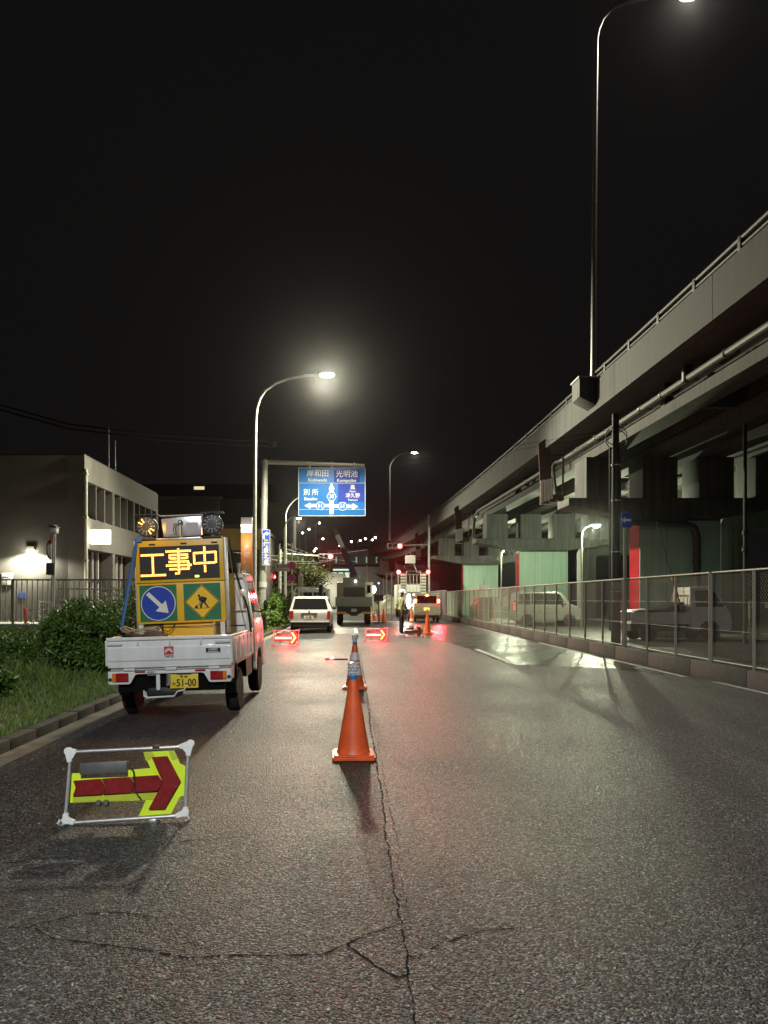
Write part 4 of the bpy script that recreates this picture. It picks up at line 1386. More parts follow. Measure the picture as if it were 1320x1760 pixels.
signal('traffic_signal', 'red traffic signal on the arm beside the viaduct', (3.92, 62, 5.72), 1, pole=(2.42, .2, 2.6), arm=[(2.42, .2, .15), (1.0, .15, .1), (.2, .12, .05)], scale=1.05)
t2 = signal('traffic_signal', 'red traffic signal hanging over the road above the crane boom', (-1.70, 60, 4.75), 1, arm=[(-.3, .12, .02), (-2.0, .15, .12), (-4.0, .15, .3)], pole=(-4.0, .15, .6), scale=1.0)
signal('traffic_signal', 'small red traffic signal low between gantry post and name plate', (-6.6, 64, 3.25), -1, arm=[(-.3, .1, .1), (-3, .1, .25)], pole=(-3.0, .1, 1), scale=.9, power=900)
t = thing('signal_box', 'pale control box on a slanting bracket under the traffic signal', 'box', (4.75, 61, 4.55))
G().box(-.45, .35, -.2, .2, -.3, .35).build('casing', PALEPLATE, t, bevel=.03)
G().tube([(.2, 0, -.3), (.5, 0, -1.0), (1.6, 1.0, -1.2)], .05, 8).build('bracket', GALV, t)

# ------------------------------------------------------------------ vehicles
def wheel(parent, x, y, r, w=.17, spokes=5):
    s = 1 if x > 0 else -1
    t = G()
    t.lathe([(r * .60, -w / 2), (r * .90, -w / 2), (r, -w * .32), (r, w * .32), (r * .90, w / 2), (r * .60, w / 2)], 28, (0, 0, 0), 'X')
    o = t.build('wheel', RUBBER, parent)
    o.location = (x, y, r)
    h = G()
    h.lathe([(r * .62, -w * .3), (r * .62, w * .42), (r * .57, w * .44), (r * .55, w * .25)], 24, (0, 0, 0), 'X')
    for k in range(spokes):
        M = Matrix.Rotation(2 * math.pi * k / spokes, 4, 'X')
        st = len(h.v)
        h.box(w * .18, w * .34, -r * .09, r * .09, r * .08, r * .58)
        h.xf(M, st)
    h.lathe([(.001, w * .38), (r * .15, w * .36), (r * .17, w * .15)], 14, (0, 0, 0), 'X')
    if s < 0:
        h.xf(Matrix.Scale(-1, 4, (1, 0, 0)))
    h.build('rim', ALU, o)
    G().lathe([(r * .6, -w * .1), (r * .6, w * .1), (.001, w * .1)], 16, (0, 0, 0), 'X').build('hub', BLACK, o)
    return o

def arch(cy, r, zb, n=7):
    """points of a wheel arch, walked towards -Y along the sill"""
    return [(cy + r * math.cos(math.pi * i / (n - 1)), zb + r * math.sin(math.pi * i / (n - 1)) * .98) for i in range(n)]

def body(name, prof, w, belt, ztop, taper, m, parent, bevel=.05, seg=3):
    """side profile (y, z) given a width, waisted in above the belt line"""
    g = G().prism(prof, -w / 2, w / 2, 'YZ')
    me = bpy.data.meshes.new(name)
    me.from_pydata(g.v, [], g.f)
    bm = bmesh.new(); bm.from_mesh(me)
    bmesh.ops.recalc_face_normals(bm, faces=bm.faces)
    bmesh.ops.bisect_plane(bm, geom=bm.verts[:] + bm.edges[:] + bm.faces[:], plane_co=(0, 0, belt), plane_no=(0, 0, 1), dist=1e-4)
    for v in bm.verts:
        if v.co.z > belt + 1e-3:
            s = 1 if v.co.x > 0 else -1
            v.co.x -= s * taper * (v.co.z - belt) / (ztop - belt)
    es = [e for e in bm.edges if len(e.link_faces) == 2 and e.calc_face_angle(0) > R(14)]
    bmesh.ops.bevel(bm, geom=es, offset=bevel, segments=seg, profile=.6, affect='EDGES', clamp_overlap=True)
    bmesh.ops.recalc_face_normals(bm, faces=bm.faces)
    bm.to_mesh(me); bm.free()
    me.materials.append(m)
    me.polygons.foreach_set('use_smooth', [True] * len(me.polygons))
    me.set_sharp_from_angle(angle=R(40))
    return link(name, me, parent)

def sidex(w, belt, ztop, taper, z):
    return w / 2 - (taper * (z - belt) / (ztop - belt) if z > belt else 0)

def side_pane(poly, w, belt, ztop, taper, parent, side, m=None, d=.004, name='side_window'):
    g = G()
    vs = []
    for e in (d, -.02):
        for (y, z) in poly:
            vs.append((side * (sidex(w, belt, ztop, taper, z) + e), y, z))
    k = len(poly)
    g.add(vs, [tuple(range(k)), tuple(range(2 * k - 1, k - 1, -1))] + [(i, (i + 1) % k, (i + 1) % k + k, i + k) for i in range(k)])
    return g.build(name, m or GLASS, parent, smooth=False)

def end_pane(poly, yfun, parent, name, m, d=.004):
    """polygon (x, z) lying on an end face whose y depends on z"""
    g = G()
    k = len(poly)
    vs = [(x, yfun(z) - d, z) for x, z in poly] + [(x, yfun(z) + .02, z) for x, z in poly]
    g.add(vs, [tuple(range(k)), tuple(range(2 * k - 1, k - 1, -1))] + [(i, (i + 1) % k, (i + 1) % k + k, i + k) for i in range(k)])
    return g.build(name, m, parent, smooth=False)

def rrect(x0, x1, z0, z1, r, n=4):
    p = []
    for cx, cz, a0 in ((x1 - r, z1 - r, 0), (x0 + r, z1 - r, 90), (x0 + r, z0 + r, 180), (x1 - r, z0 + r, 270)):
        for i in range(n + 1):
            a = R(a0 + 90 * i / n)
            p.append((cx + r * math.cos(a), cz + r * math.sin(a)))
    return p

# ---- white kei truck that carries the sign board
kt = thing('kei_truck', 'small white open truck parked at the kerb, tailgate towards the camera', 'truck', (-2.105, 8.80, -.012), (0, R(-1.6), 0))
W = 1.46
gate = G()
gate.prism([(0, .632), (.0, .70), (-.012, .715), (-.012, .86), (.0, .875), (.0, .955), (.045, .962), (.045, .632)], -W / 2 + .012, W / 2 - .012, 'YZ')
tg = gate.build('tailgate', WHITE, kt, bevel=.005)
G().box(-W / 2 + .005, W / 2 - .005, -.022, .05, .948, .985).build('gate_rail', WHITE, tg, bevel=.008)
for x in (-.36, 0.01, .375):
    G().box(x - .012, x + .012, -.022, -.003, .885, .945).build('gate_stop', WHITE_D, tg, bevel=.004)
for s in (-1, 1):
    G().box(s * .71 - (.0 if s < 0 else .17), s * .71 + (.17 if s < 0 else 0), -.03, -.014, .895, .925).build('gate_latch', WHITE_D, tg, bevel=.006)
    G().box(s * .725 - .012, s * .725 + .012, -.02, .02, .66, .95).build('gate_edge', WHITE_D, tg)
for x, w in ((-.465, .13), (.02, .13), (.52, .13)):
    G().box(x - w / 2, x + w / 2, -.035, -.002, .596, .626).build('gate_hinge', WHITE_D, tg, bevel=.006)
# emblem: red square with a half sun of rays, name below
em = G().box(-.055, .055, -.0175, -.0135, .775, .868).build('emblem', RED_PAINT, tg)
g = G()
g.prism([(.042 * math.cos(R(a)), .795 + .042 * math.sin(R(a)) * 1.0) for a in range(0, 181, 15)], -.0195, -.0178)
for a in range(10, 171, 20):
    c, s_ = math.cos(R(a)), math.sin(R(a))
    g.prism([(.036 * c - .006 * s_, .80 + .036 * s_ + .006 * c), (.036 * c + .006 * s_, .80 + .036 * s_ - .006 * c), (.058 * c, .80 + .060 * s_)], -.0195, -.0178)
g.build('sun_rays', SIGNWHITE, em)
G().prism([(.024 * math.cos(R(a)), .795 + .028 * math.sin(R(a))) for a in range(0, 181, 15)], -.0215, -.0198).build('sun_disc', RED_PAINT, em)
text('TAIYO', .026, PRINT, tg, (0, -.0165, .752), .01)
bd = G().box(.43, .60, -.0165, -.0135, .785, .838).build('dealer_badge', PRINT, tg)
text('CARRY', .026, SIGNWHITE, bd, (.515, -.0185, .822), .02, sx=.9)
G().box(.455, .575, -.0178, -.0168, .793, .801).build('badge_line', SIGNWHITE, bd)
# rear panel with the raised middle cut-out
rp = G().prism([(-.715, .592), (-.715, .455), (-.70, .44), (-.48, .44), (-.455, .45), (-.40, .545), (-.37, .555), (.37, .555), (.40, .545), (.455, .45), (.48, .44), (.70, .44), (.715, .455), (.715, .592)], -.012, .05).build('rear_panel', WHITE, kt, bevel=.006)
for s in (-1, 1):
    a, b_ = sorted((s * .475, s * .62)); c, d = sorted((s * .62, s * .665))
    r_ = G().box(a, b_, -.032, -.010, .472, .572).build('tail_lamp', TAILRED, kt, bevel=.006)
    G().box(c, d, -.031, -.010, .473, .571).build('indicator', TAILAMB, r_, bevel=.006)
    G().lathe([(.001, -.016), (.022, -.016), (.022, -.010)], 14, (s * .69, 0, .497), 'Y').build('panel_hole', BLACK, rp)
    for q in ((.30, .42) if s > 0 else (-.40, -.28),):
        G().box(q[0], q[1], -.02, -.0125, .572, .591).build('reflector', TAILRED, rp)
hk = G()
hk.box(-.255, -.165, -.02, -.0125, .535, .585)
hk.cyl((-.235, -.02, .56), (-.235, -.035, .56), .014, n=8); hk.cyl((-.185, -.02, .56), (-.185, -.035, .56), .014, n=8); hk.cyl((-.235, -.03, .56), (-.185, -.03, .56), .008, n=6)
hk.build('rope_hook', STEEL, rp)
# number plate with lamp
npb = G().box(-.005, .325, .02, .03, .375, .54).build('number_plate', PLATEYEL, kt, bevel=.003)
text('51-00', .082, PRINT, npb, (.185, .0185, .435), .016, sx=.86)
text('わ', .042, PRINT, npb, (.042, .0185, .425), .01, cjk=True)
text('堺 480', .030, PRINT, npb, (.16, .0185, .508), .01, cjk=True)
G().box(.08, .25, .0, .018, .542, .553).build('plate_lamp', BLACK, npb)
# underside
G().box(-.62, .62, .06, 2.05, .34, .62).build('chassis', UNDER, kt)
G().box(-.30, .10, .05, .3, .26, .40).build('muffler', BLACK, kt, bevel=.05)
G().box(-.165, -.12, .015, .04, .36, .55).build('bracket', WHITE_D, kt, bevel=.004)
G().tube([(-.02, .03, .55), (-.02, .02, .43), (-.045, .01, .42)], .028, 8).build('tow_eye', STEEL, kt)
G().tube([(-.31, .02, .36), (-.31, .02, .295), (-.27, .02, .275), (.04, .02, .285), (.08, .02, .34), (.16, .02, .355), (.18, .02, .40)], .011, 8).build('guard_bar', WHITE_D, kt)
for s in (-1, 1):
    sgm = G().prism([(0.05, .632), (.05, .95), (1.97, .95), (1.97, .632)], s * .70, s * .722, 'YZ').build('side_gate', WHITE, kt, bevel=.006)
    G().box(min(s * .695, s * .73), max(s * .695, s * .73), .05, 1.97, .948, .982).build('side_rail', WHITE, sgm, bevel=.006)
    for yy in (.35, .7, 1.05, 1.4, 1.75):
        G().box(min(s * .722, s * .732), max(s * .722, s * .732), yy - .015, yy + .015, .66, .93).build('side_rib', WHITE_D, sgm, bevel=.003)
    G().box(min(s * .60, s * .72), max(s * .60, s * .72), .42, .44, .26, .62).build('mud_flap', BLACK, kt)
    G().prism([(.08, .46), (.08, .60), (.33, .60), (.27, .46)], s * .695, s * .705, 'YZ').build('side_skirt', WHITE, kt)
    for (yy) in (.72, 2.72):
        wheel(kt, s * .635, yy, .272, .155)
    G().prism([(1.35, .36), (1.35, .60), (1.9, .60), (1.9, .36)], s * .66, s * .70, 'YZ').build('under_guard', BLACK, kt)
G().box(-.70, .70, .05, 1.97, .60, .632).build('bed', WHITE_D, kt)
cabp = [(1.99, .42), (1.99, 1.70), (2.05, 1.775), (2.70, 1.785), (2.86, 1.74), (3.22, 1.10), (3.33, .90), (3.38, .62), (3.36, .36)] + arch(2.72, .34, .34)
cab = body('cab', cabp, 1.43, 1.05, 1.785, .10, WHITE, kt, .035)
end_pane(rrect(-.52, .40, 1.15, 1.58, .09), lambda z: 1.99, cab, 'rear_window', GLASS)
G().box(-.60, .62, 1.975, 1.987, 1.02, 1.035).build('cab_seam', BLACK, cab)
for s in (-1, 1):
    side_pane([(2.15, 1.10), (2.15, 1.66), (2.68, 1.68), (2.80, 1.62), (3.08, 1.12)], 1.43, 1.05, 1.785, .10, cab, s)
    G().box(min(s * .715, s * .722), max(s * .715, s * .722), 2.10, 2.106, .5, 1.7).build('door_gap', BLACK, cab)
    mi = G().sphere((s * .79, 3.02, 1.30), .5, 10, 6, (.07, .06, .17)).build('mirror', BLACK, cab)
    G().cyl((s * .70, 3.05, 1.2), (s * .78, 3.02, 1.24), .012, n=6).build('mirror_arm', BLACK, mi)
end_pane([(-.6, 1.14), (.6, 1.14), (.54, 1.68), (-.54, 1.68)], lambda z: 3.215 - (z - 1.10) * .5625 + .02, cab, 'windscreen', GLASS, d=-.012)
gf = G()                                                       # guard frame behind the cab (torii)
gf.tube([(-.66, 1.93, .63), (-.66, 1.93, 1.62), (-.60, 1.93, 1.72), (.60, 1.93, 1.72), (.66, 1.93, 1.62), (.66, 1.93, .63)], .018, 8)
gf.tube([(-.66, 1.93, 1.25), (.66, 1.93, 1.25)], .014, 8)
gf.tube([(.60, 1.93, 1.72), (.60, 1.92, 1.80), (.64, 1.92, 1.80), (.64, 1.93, 1.70)], .010, 6)
gf.build('guard_frame', WHITE, kt)
# left corner hoops in the bed
hp = thing('hose_coil', 'coil of pale hose lying in the truck bed corner', 'hose', (-2.57, 9.2, .985))
G().tube([(.24 * math.cos(a), .2 * math.sin(a), .02 + .045 * abs(math.sin(a * 1.5))) for a in [i * math.pi / 12 for i in range(24)]], .012, 6, closed=True).build('hose', POSTCREAM, hp)
G().tube([(.2 * math.cos(a), .17 * math.sin(a), .05 + .03 * math.cos(a * 2)) for a in [i * math.pi / 12 for i in range(24)]], .012, 6, closed=True).build('hose', POSTCREAM, hp)
G().box(-.24, .25, .0, .35, -.36, -.02).build('base_box', BLACK, hp, bevel=.02)

# ---- LED sign unit standing in the bed
sb = thing('led_sign_board', 'yellow works sign unit with lit amber characters standing in the truck bed', 'sign board', (-2.215, 9.86, 1.095), (0, R(-2.3), R(1)))
BW, BH = 1.15, 1.085
up = G().box(-BW / 2, BW / 2, 0, .17, .535, BH).build('upper_box', YELLOW, sb, bevel=.012)
lo = G().box(-BW / 2, BW / 2, .0, .16, 0, .528).build('lower_box', YELLOW, sb, bevel=.012)
for x in (-.35, .06, .46):
    G().box(x - .04, x + .04, -.004, .01, 1.022, 1.045).build('vent_slot', PRINT, up)
dp = G().box(-.517, .517, -.008, .01, .572, 1.005).build('led_panel', PRINT, up)
def L_(px, py):                            # panel drawing coordinates
    return (-.517 + (px - 352) / 551 * 1.034, .572 + (548 - (py + (px - 352) * .0)) / 224 * .433)
strokes = {
    '工': [((365, 380), (517, 380)), ((443, 380), (443, 515)), ((360, 517), (528, 517))],
    '事': [((537, 360), (706, 360)), ((622, 345), (622, 505)), ((622, 508), (598, 510)), ((562, 385), (682, 385)), ((562, 385), (562, 408)), ((682, 385), (682, 408)), ((562, 408), (682, 408)),
          ((556, 431), (690, 431)), ((690, 431), (690, 480)), ((537, 455), (708, 455)), ((560, 480), (690, 480))],
    '中': [((730, 378), (880, 374)), ((730, 378), (730, 447)), ((880, 374), (880, 445)), ((730, 447), (880, 445)), ((803, 338), (803, 505))],
}
seen = set()
for ch, st in strokes.items():
    g = G()
    for a, b_ in st:
        (x0, z0), (x1, z1) = L_(*a), L_(*b_)
        ln = math.hypot(x1 - x0, z1 - z0)
        k = max(1, round(ln / .0165))
        dx, dz = (x1 - x0) / ln, (z1 - z0) / ln
        for i in range(k + 1):
            for o in (-.0082, .0082):
                x = x0 + (x1 - x0) * i / k - dz * o; z = z0 + (z1 - z0) * i / k + dx * o
                key = (round(x / .012), round(z / .012))
                if key in seen: continue
                seen.add(key)
                g.add([(x + .0068 * math.cos(q), -.0115, z + .0068 * math.sin(q)) for q in [j * math.pi / 4 for j in range(8)]], [tuple(range(8))])
    g.build('lit_character', E_AMBER, dp, smooth=False)
# unlit led grid on the panel
g = G()
for i in range(60):
    for j in range(25):
        x, z = -.505 + i * .0171, .585 + j * .0171
        g.add([(x - .004, -.0098, z - .004), (x + .004, -.0098, z - .004), (x + .004, -.0098, z + .004), (x - .004, -.0098, z + .004)], [(0, 1, 2, 3)])
tag(g.build('unlit_leds', BLACK, dp, smooth=False), kind='stuff')
x, z = L_(745, 533)
G().box(x - .025, x + .025, -.013, -.0085, z - .012, z + .012).build('green_led', E_GREEN, dp)
ll = light('led_light', 'AREA', (0, -.10, .79), 24, (1, .50, .10), sb, shape='RECTANGLE', size=1.0)
ll.data.size_y = .4
ll.rotation_euler = (R(-90), 0, 0)
for (x0, x1, nm) in ((-.535, -.055, 'direction_panel'), (.035, .515, 'works_panel')):
    G().box(x0, x1, -.007, .01, .03, .505).build(nm, SIGNGREEN, lo)
dr = G().lathe([(.001, -.006), (.225, -.006), (.225, 0), (.001, 0)], 48, (-.295, -.008, .265), 'Y').build('direction_ring', SIGNWHITE, lo)
G().lathe([(.001, -.003), (.214, -.003), (.214, 0), (.001, 0)], 48, (-.295, -.0145, .265), 'Y').build('blue_disc', SIGNBLUE, dr)
M2 = Matrix.Rotation(R(-45), 2)
ar = [(-.19, .026), (.045, .026), (.045, .095), (.185, 0), (.045, -.095), (.045, -.026), (-.19, -.026)]
ar = [tuple(M2 @ Vector(p)) for p in ar]
ar = [(p[0] - .295 , p[1] + .265) for p in ar]
G().prism(ar, -.0205, -.0178).build('arrow', SIGNWHITE, dr)
def dia(r):
    return [(.275 + r, .268), (.275, .268 + r), (.275 - r, .268), (.275, .268 - r)]
dm = G().prism(dia(.228), -.0105, -.0072).build('warning_edge', SIGNYEL, lo)
G().prism(dia(.222), -.0125, -.0106).build('warning_line', PRINT, dm)
G().prism(dia(.208), -.0145, -.0126).build('warning_face', SIGNYEL, dm)
# digging figure
f = G()
def D(px, py):
    return (.275 + (px - 787) / 245 * .456, .268 - (py - 713) / 245 * .456)
def poly(pts):
    f.prism([D(*p) for p in pts], -.0168, -.0147)
poly([(766 + 9 * math.cos(a * .785), 672 + 10 * math.sin(a * .785)) for a in range(8)])
poly([(765, 682), (785, 676), (812, 684), (822, 694), (803, 712), (786, 720), (773, 712), (762, 700)])
poly([(806, 684), (822, 694), (812, 712), (796, 712)])
poly([(786, 706), (803, 704), (816, 728), (833, 754), (824, 757), (806, 736), (796, 722)])
poly([(780, 706), (797, 712), (789, 733), (782, 757), (772, 757), (778, 732)])
poly([(766, 690), (776, 690), (790, 714), (810, 705), (812, 711), (786, 726)])
poly([(768, 716), (774, 716), (778, 757), (771, 757)])
poly([(733, 760), (735, 748), (745, 736), (752, 742), (757, 760)])
poly([(748, 742), (762, 728), (764, 732), (753, 746)])
poly([(728, 757), (842, 757), (842, 761), (728, 761)])
f.build('digging_figure', PRINT, dm)
# casing sides, stand and equipment behind
G().box(BW / 2 + .003, BW / 2 + .035, -.01, .14, -.15, BH + .01).build('side_channel', GALV, sb, bevel=.004)
G().box(-BW / 2 - .02, -BW / 2 - .003, .02, .15, -.1, BH).build('side_channel', GALV, sb, bevel=.004)
G().box(-.26, .40, .06, .60, -.45, -.004).build('generator_box', YELLOW, sb, bevel=.01)
G().box(-.52, -.27, .06, .6, -.45, -.004).build('battery_box', GREYBOX, sb, bevel=.01)
for x in (-.56, .50):
    G().box(x, x + .06, -.02, .04, -.42, -.003).build('leg', WHITE_D, sb)
G().tube([(-.30, .03, -.01), (-.26, .0, -.08), (-.18, -.02, -.11), (-.12, 0, -.06), (-.10, .03, 0)], .006, 6).build('lead', CABLE, sb)
G().tube([(-.3, .05, -.045), (.2, .02, -.05), (.56, .02, -.04)], .005, 6).build('lead', CABLE, sb)
G().box(-.32, .28, .02, .12, BH + .003, BH + .028).build('top_bar', ALU, sb, bevel=.004)
# round flashers
def flasher(cx, lit):
    o = G()
    o.lathe([(.001, .0), (.135, .0), (.14, .02), (.135, .085), (.001, .10)], 32, (cx, .04, BH + .19), 'Y')
    fl = o.build('flasher', BLACK, sb)
    G().lathe([(.002, -.014), (.05, -.012), (.115, -.006), (.128, .0), (.128, .004), (.002, .004)], 32, (cx, .035, BH + .19), 'Y').build('flasher_lens', GREYBOX, fl)
    for k in range(12):
        a = 2 * math.pi * k / 12
        for r_ in (.068, .102):
            on = lit and ((k in (4, 5)) or (k in (10, 11)))
            M = Matrix.Rotation(-a, 3, 'Y')
            G().cbox((cx + r_ * math.cos(a), .022, BH + .19 + r_ * math.sin(a)), (.026, .012, .013), M).build('flasher_led', E_AMBER2 if on else STEEL, fl, bevel=.003, seg=1)
    G().box(cx - .14, cx + .15, -.02, .16, BH + .335, BH + .348).build('flasher_hood', BLACK, fl)
    G().box(cx - .12, cx + .12, .0, .16, BH + .005, BH + .035).build('flasher_foot', BLACK, fl, bevel=.004)
    G().cyl((cx, .07, BH + .035), (cx, .07, BH + .06), .02, n=8).build('flasher_stem', STEEL, fl)
flasher(-.42, True); flasher(.435, False)
light('flasher_light', 'POINT', (-.42, -.30, BH + .19), 2.5, (1, .5, .1), sb, size=.1)
# lamp box with two square lamps
lm = G()
lm.prism([(-.21, BH + .05), (-.235, BH + .285), (.285, BH + .325), (.285, BH + .06)], .07, .16)
lm = lm.build('lamp_box', ALU, sb, bevel=.006)
for (x0, x1) in ((-.175, -.045), (.085, .245)):
    G().prism(rrect(x0, x1, BH + .075, BH + .225, .015), .062, .0685).build('square_lamp', PALEPLATE, lm)
G().box(-.245, .295, .03, .17, BH + .318, BH + .328).build('lamp_hood', GALV, lm)
G().cyl((.02, .05, BH + .02), (.02, .05, BH + .26), .018, n=10).build('mast', STEEL, lm)
G().sphere((.02, .045, BH + .23), .035, 10, 8).build('mast_knuckle', STEEL, lm)
for dx in (-.03, -.055):
    G().tube([(.0, .04, BH + .2), (dx, .03, BH + .22), (dx - .02, .04, BH + .14), (dx - .01, .05, BH + .07)], .004, 5).build('lead', CABLE, lm)
# straps
t = thing('tie_strap', 'blue webbing strap tying the sign board to the truck bed', 'strap')
G().tube([(-2.80, 9.85, 2.18), (-2.86, 9.75, 1.7), (-2.93, 9.62, 1.05)], .022, 4).build('webbing', STRAP, t)
G().tube([(-2.79, 9.95, 2.16), (-2.80, 10.0, 1.6), (-2.83, 10.05, 1.0)], .020, 4).build('webbing', STRAP, t)
G().box(-2.83, -2.73, 9.82, 9.95, 2.14, 2.20).build('knot', STRAP, t, bevel=.02)
t = thing('tie_strap', 'black ratchet strap and cord beside the white cab', 'strap')
G().tube([(-1.63, 9.95, 2.2), (-1.58, 10.3, 1.75), (-1.46, 10.55, 1.3), (-1.385, 10.4, .95)], .013, 5).build('webbing', STRAPK, t)
G().tube([(-1.63, 9.92, 2.2), (-1.57, 10.1, 1.6), (-1.48, 10.2, 1.2), (-1.42, 10.15, .98)], .005, 5).build('cord', POSTCREAM, t)
G().box(-1.54, -1.49, 10.40, 10.45, 1.44, 1.54).build('ratchet', STEEL, t, bevel=.008)

# ---- white estate car
ec = thing('estate_car', 'white estate car parked at the kerb seen from behind', 'car', (-1.72, 31.0, -.012))
prof = [(.04, .32), (.0, .50), (.0, .86), (.04, .92), (.22, 1.43), (.34, 1.50), (2.2, 1.52), (2.5, 1.48), (3.15, 1.00), (4.1, .86), (4.28, .70), (4.28, .30)] + arch(3.42, .34, .30) + arch(.78, .34, .30)
cb = body('body', prof, 1.68, .92, 1.52, .16, WHITE_C, ec, .05)
yb_ = lambda z: .04 + (z - .92) * .353
end_pane([(-.73, .98), (.73, .98), (.62, 1.43), (-.62, 1.43)], yb_, cb, 'rear_window', GLASS)
for x in (-.35, .32):
    pass
end_pane([(-.70, .27), (.70, .27), (.80, .34), (.82, .46), (-.82, .46), (-.80, .34)], lambda z: -.01, cb, 'bumper_skirt', BLACK, d=.03)
end_pane([(-.80, .46), (.80, .46), (.80, .50), (-.80, .50)], lambda z: -.01, cb, 'bumper', WHITE, d=.05)
for s in (-1, 1):
    a, b_ = sorted((s * .68, s * .835))
    end_pane([(a, .60), (b_, .60), (b_, .92), (a + .03 * (s > 0), .92)], lambda z: -.002, cb, 'tail_lamp', TAILRED, d=.012)
    side_pane([(.35, .98), (.45, 1.40), (1.1, 1.42), (1.1, .98)], 1.68, .92, 1.52, .16, cb, s)
    side_pane([(1.18, .98), (1.18, 1.42), (2.3, 1.42), (2.9, .98)], 1.68, .92, 1.52, .16, cb, s)
    for yy in (.78, 3.42):
        wheel(ec, s * .76, yy, .30, .17)
    G().sphere((s * .93, 2.75, 1.02), .5, 10, 6, (.2, .12, .16)).build('mirror', BLACK, cb)
gh = G().box(-.36, .30, -.03, .0, .80, .83).build('gate_handle', BLACK, cb)
pl = end_pane(rrect(-.25, .13, .60, .76, .01), lambda z: -.012, cb, 'number_plate', SIGNWHITE)
text('51-00', .07, PRINT, pl, (-.06, -.018, .66), .016)
G().lathe([(.001, -.01), (.04, -.01), (.04, 0)], 14, (-.03, -.002, .90), 'Y').build('badge', STEEL, cb)
for x in (-.36, .34):
    G().sphere((x, .5, 1.18), .5, 10, 8, (.36, .16, .42)).build('headrest', BLACK, cb)

# ---- crane truck
ct = thing('crane_truck', 'grey green crane truck with its boom raised, seen from behind', 'truck', (.10, 41.0, .004))
G().box(-1.0, 1.0, 0, 3.4, 1.02, 1.08).build('bed', GREYGREEN, ct)
G().box(-1.0, 1.0, -.05, 0.0, .98, 1.50).build('tail_board', GREYGREEN, ct, bevel=.012)
for s in (-1, 1):
    G().box(min(s * 1.0, s * .96), max(s * 1.0, s * .96), 0.002, 3.4, 1.083, 1.48).build('side_board', GREYGREEN, ct)
    for yy in (.8, 4.6):
        wheel(ct, s * .78, yy, .38, .30, 6)
    m = G()
    for k in range(6):
        m.m = k % 2
        x0 = s * .90 - s * k * .085
        m.prism([(x0, .58), (x0 - s * .085, .58), (x0 - s * .085 + s * .05, .70), (x0 + s * .05, .70)], -.07, -.055)
    m.build('hazard_strip', [ORANGE, HAZARD_Y], ct, smooth=False)
G().box(-.9, .9, -.05, 3.2, .60, .975).build('chassis', BLACK, ct)
G().prism([(-.30, .60), (.30, .60), (.15, .48), (-.15, .48)], -.05, .3).build('winch_case', BLACK, ct)
G().box(-.14, .16, -.075, -.052, .70, .86).build('number_plate', PALEPLATE, ct)
cbx = G().box(-.62, .68, 2.0, 3.35, 1.083, 2.62).build('crane_cabinet', GREYGREEN, ct, bevel=.02)
G().box(-.56, .62, 1.985, 1.997, 1.15, 2.05).build('cabinet_door', RENDER_D, cbx)
G().sphere((.10, 1.97, 2.40), .06, 10, 6).build('work_lamp', E_WHITE, cbx)
cab2 = G().box(-1.0, 1.15, 3.5, 5.3, .7, 2.38).build('cab', CREAMTRUCK, ct, bevel=.06)
G().box(.80, 1.0, 3.47, 3.497, 1.75, 2.2).build('rear_window', GLASS, cab2)
bo = thing('crane_boom', 'dark telescopic crane boom pointing up over the truck', 'crane boom', (.15, 43.4, 2.625))
bo_dir = Vector((-1.05, .2, 2.45)).normalized()
A = Vector((0, 0, .10))
def beam(a, b_, w, h, name, m, par):
    d = (b_ - a).normalized()
    u = d.cross(Vector((0, 1, 0))).normalized(); v = u.cross(d)
    vs = [p + u * sx * w / 2 + v * sy * h / 2 for p in (a, b_) for sx, sy in ((-1, -1), (1, -1), (1, 1), (-1, 1))]
    g = G(); g.add(vs, [(3, 2, 1, 0), (4, 5, 6, 7)] + [(i, (i + 1) % 4, (i + 1) % 4 + 4, i + 4) for i in range(4)])
    return g.build(name, m, par, bevel=.01)
beam(A, A + bo_dir * 1.75, .34, .34, 'base_section', BOOM, bo)
beam(A + bo_dir * 1.752, A + bo_dir * 2.55, .26, .26, 'middle_section', PALEPLATE, bo)
beam(A + bo_dir * 2.552, A + bo_dir * 2.95, .22, .22, 'tip_section', GREYBOX, bo)
G().lathe([(.3, -.1), (.3, .12)], 14).build('turret', GREYBOX, bo)
# floodlit reflective vest lamp on its side
t = thing('work_lamp', 'bright white work lamp fixed on the side of the crane truck cab', 'lamp', (1.30, 44.2, 1.95))
G().lathe([(.02, -.1), (.12, -.05), (.12, .04)], 12, (0, 0, 0), 'Y').build('housing', BLACK, t)
G().sphere((0, -.06, 0), .5, 10, 6, (.2, .08, .42)).build('lamp_glass', E_WHITE, t)
t = thing('beacon', 'small blue beacon light beyond the crane truck', 'lamp', (1.62, 46, 2.35))
G().cyl((0, 0, -2.35), (0, 0, -.06), .025, n=8).build('post', BLACK, t)
G().sphere((0, 0, 0), .06, 10, 6).build('lamp_glass', E_BLUE, t)

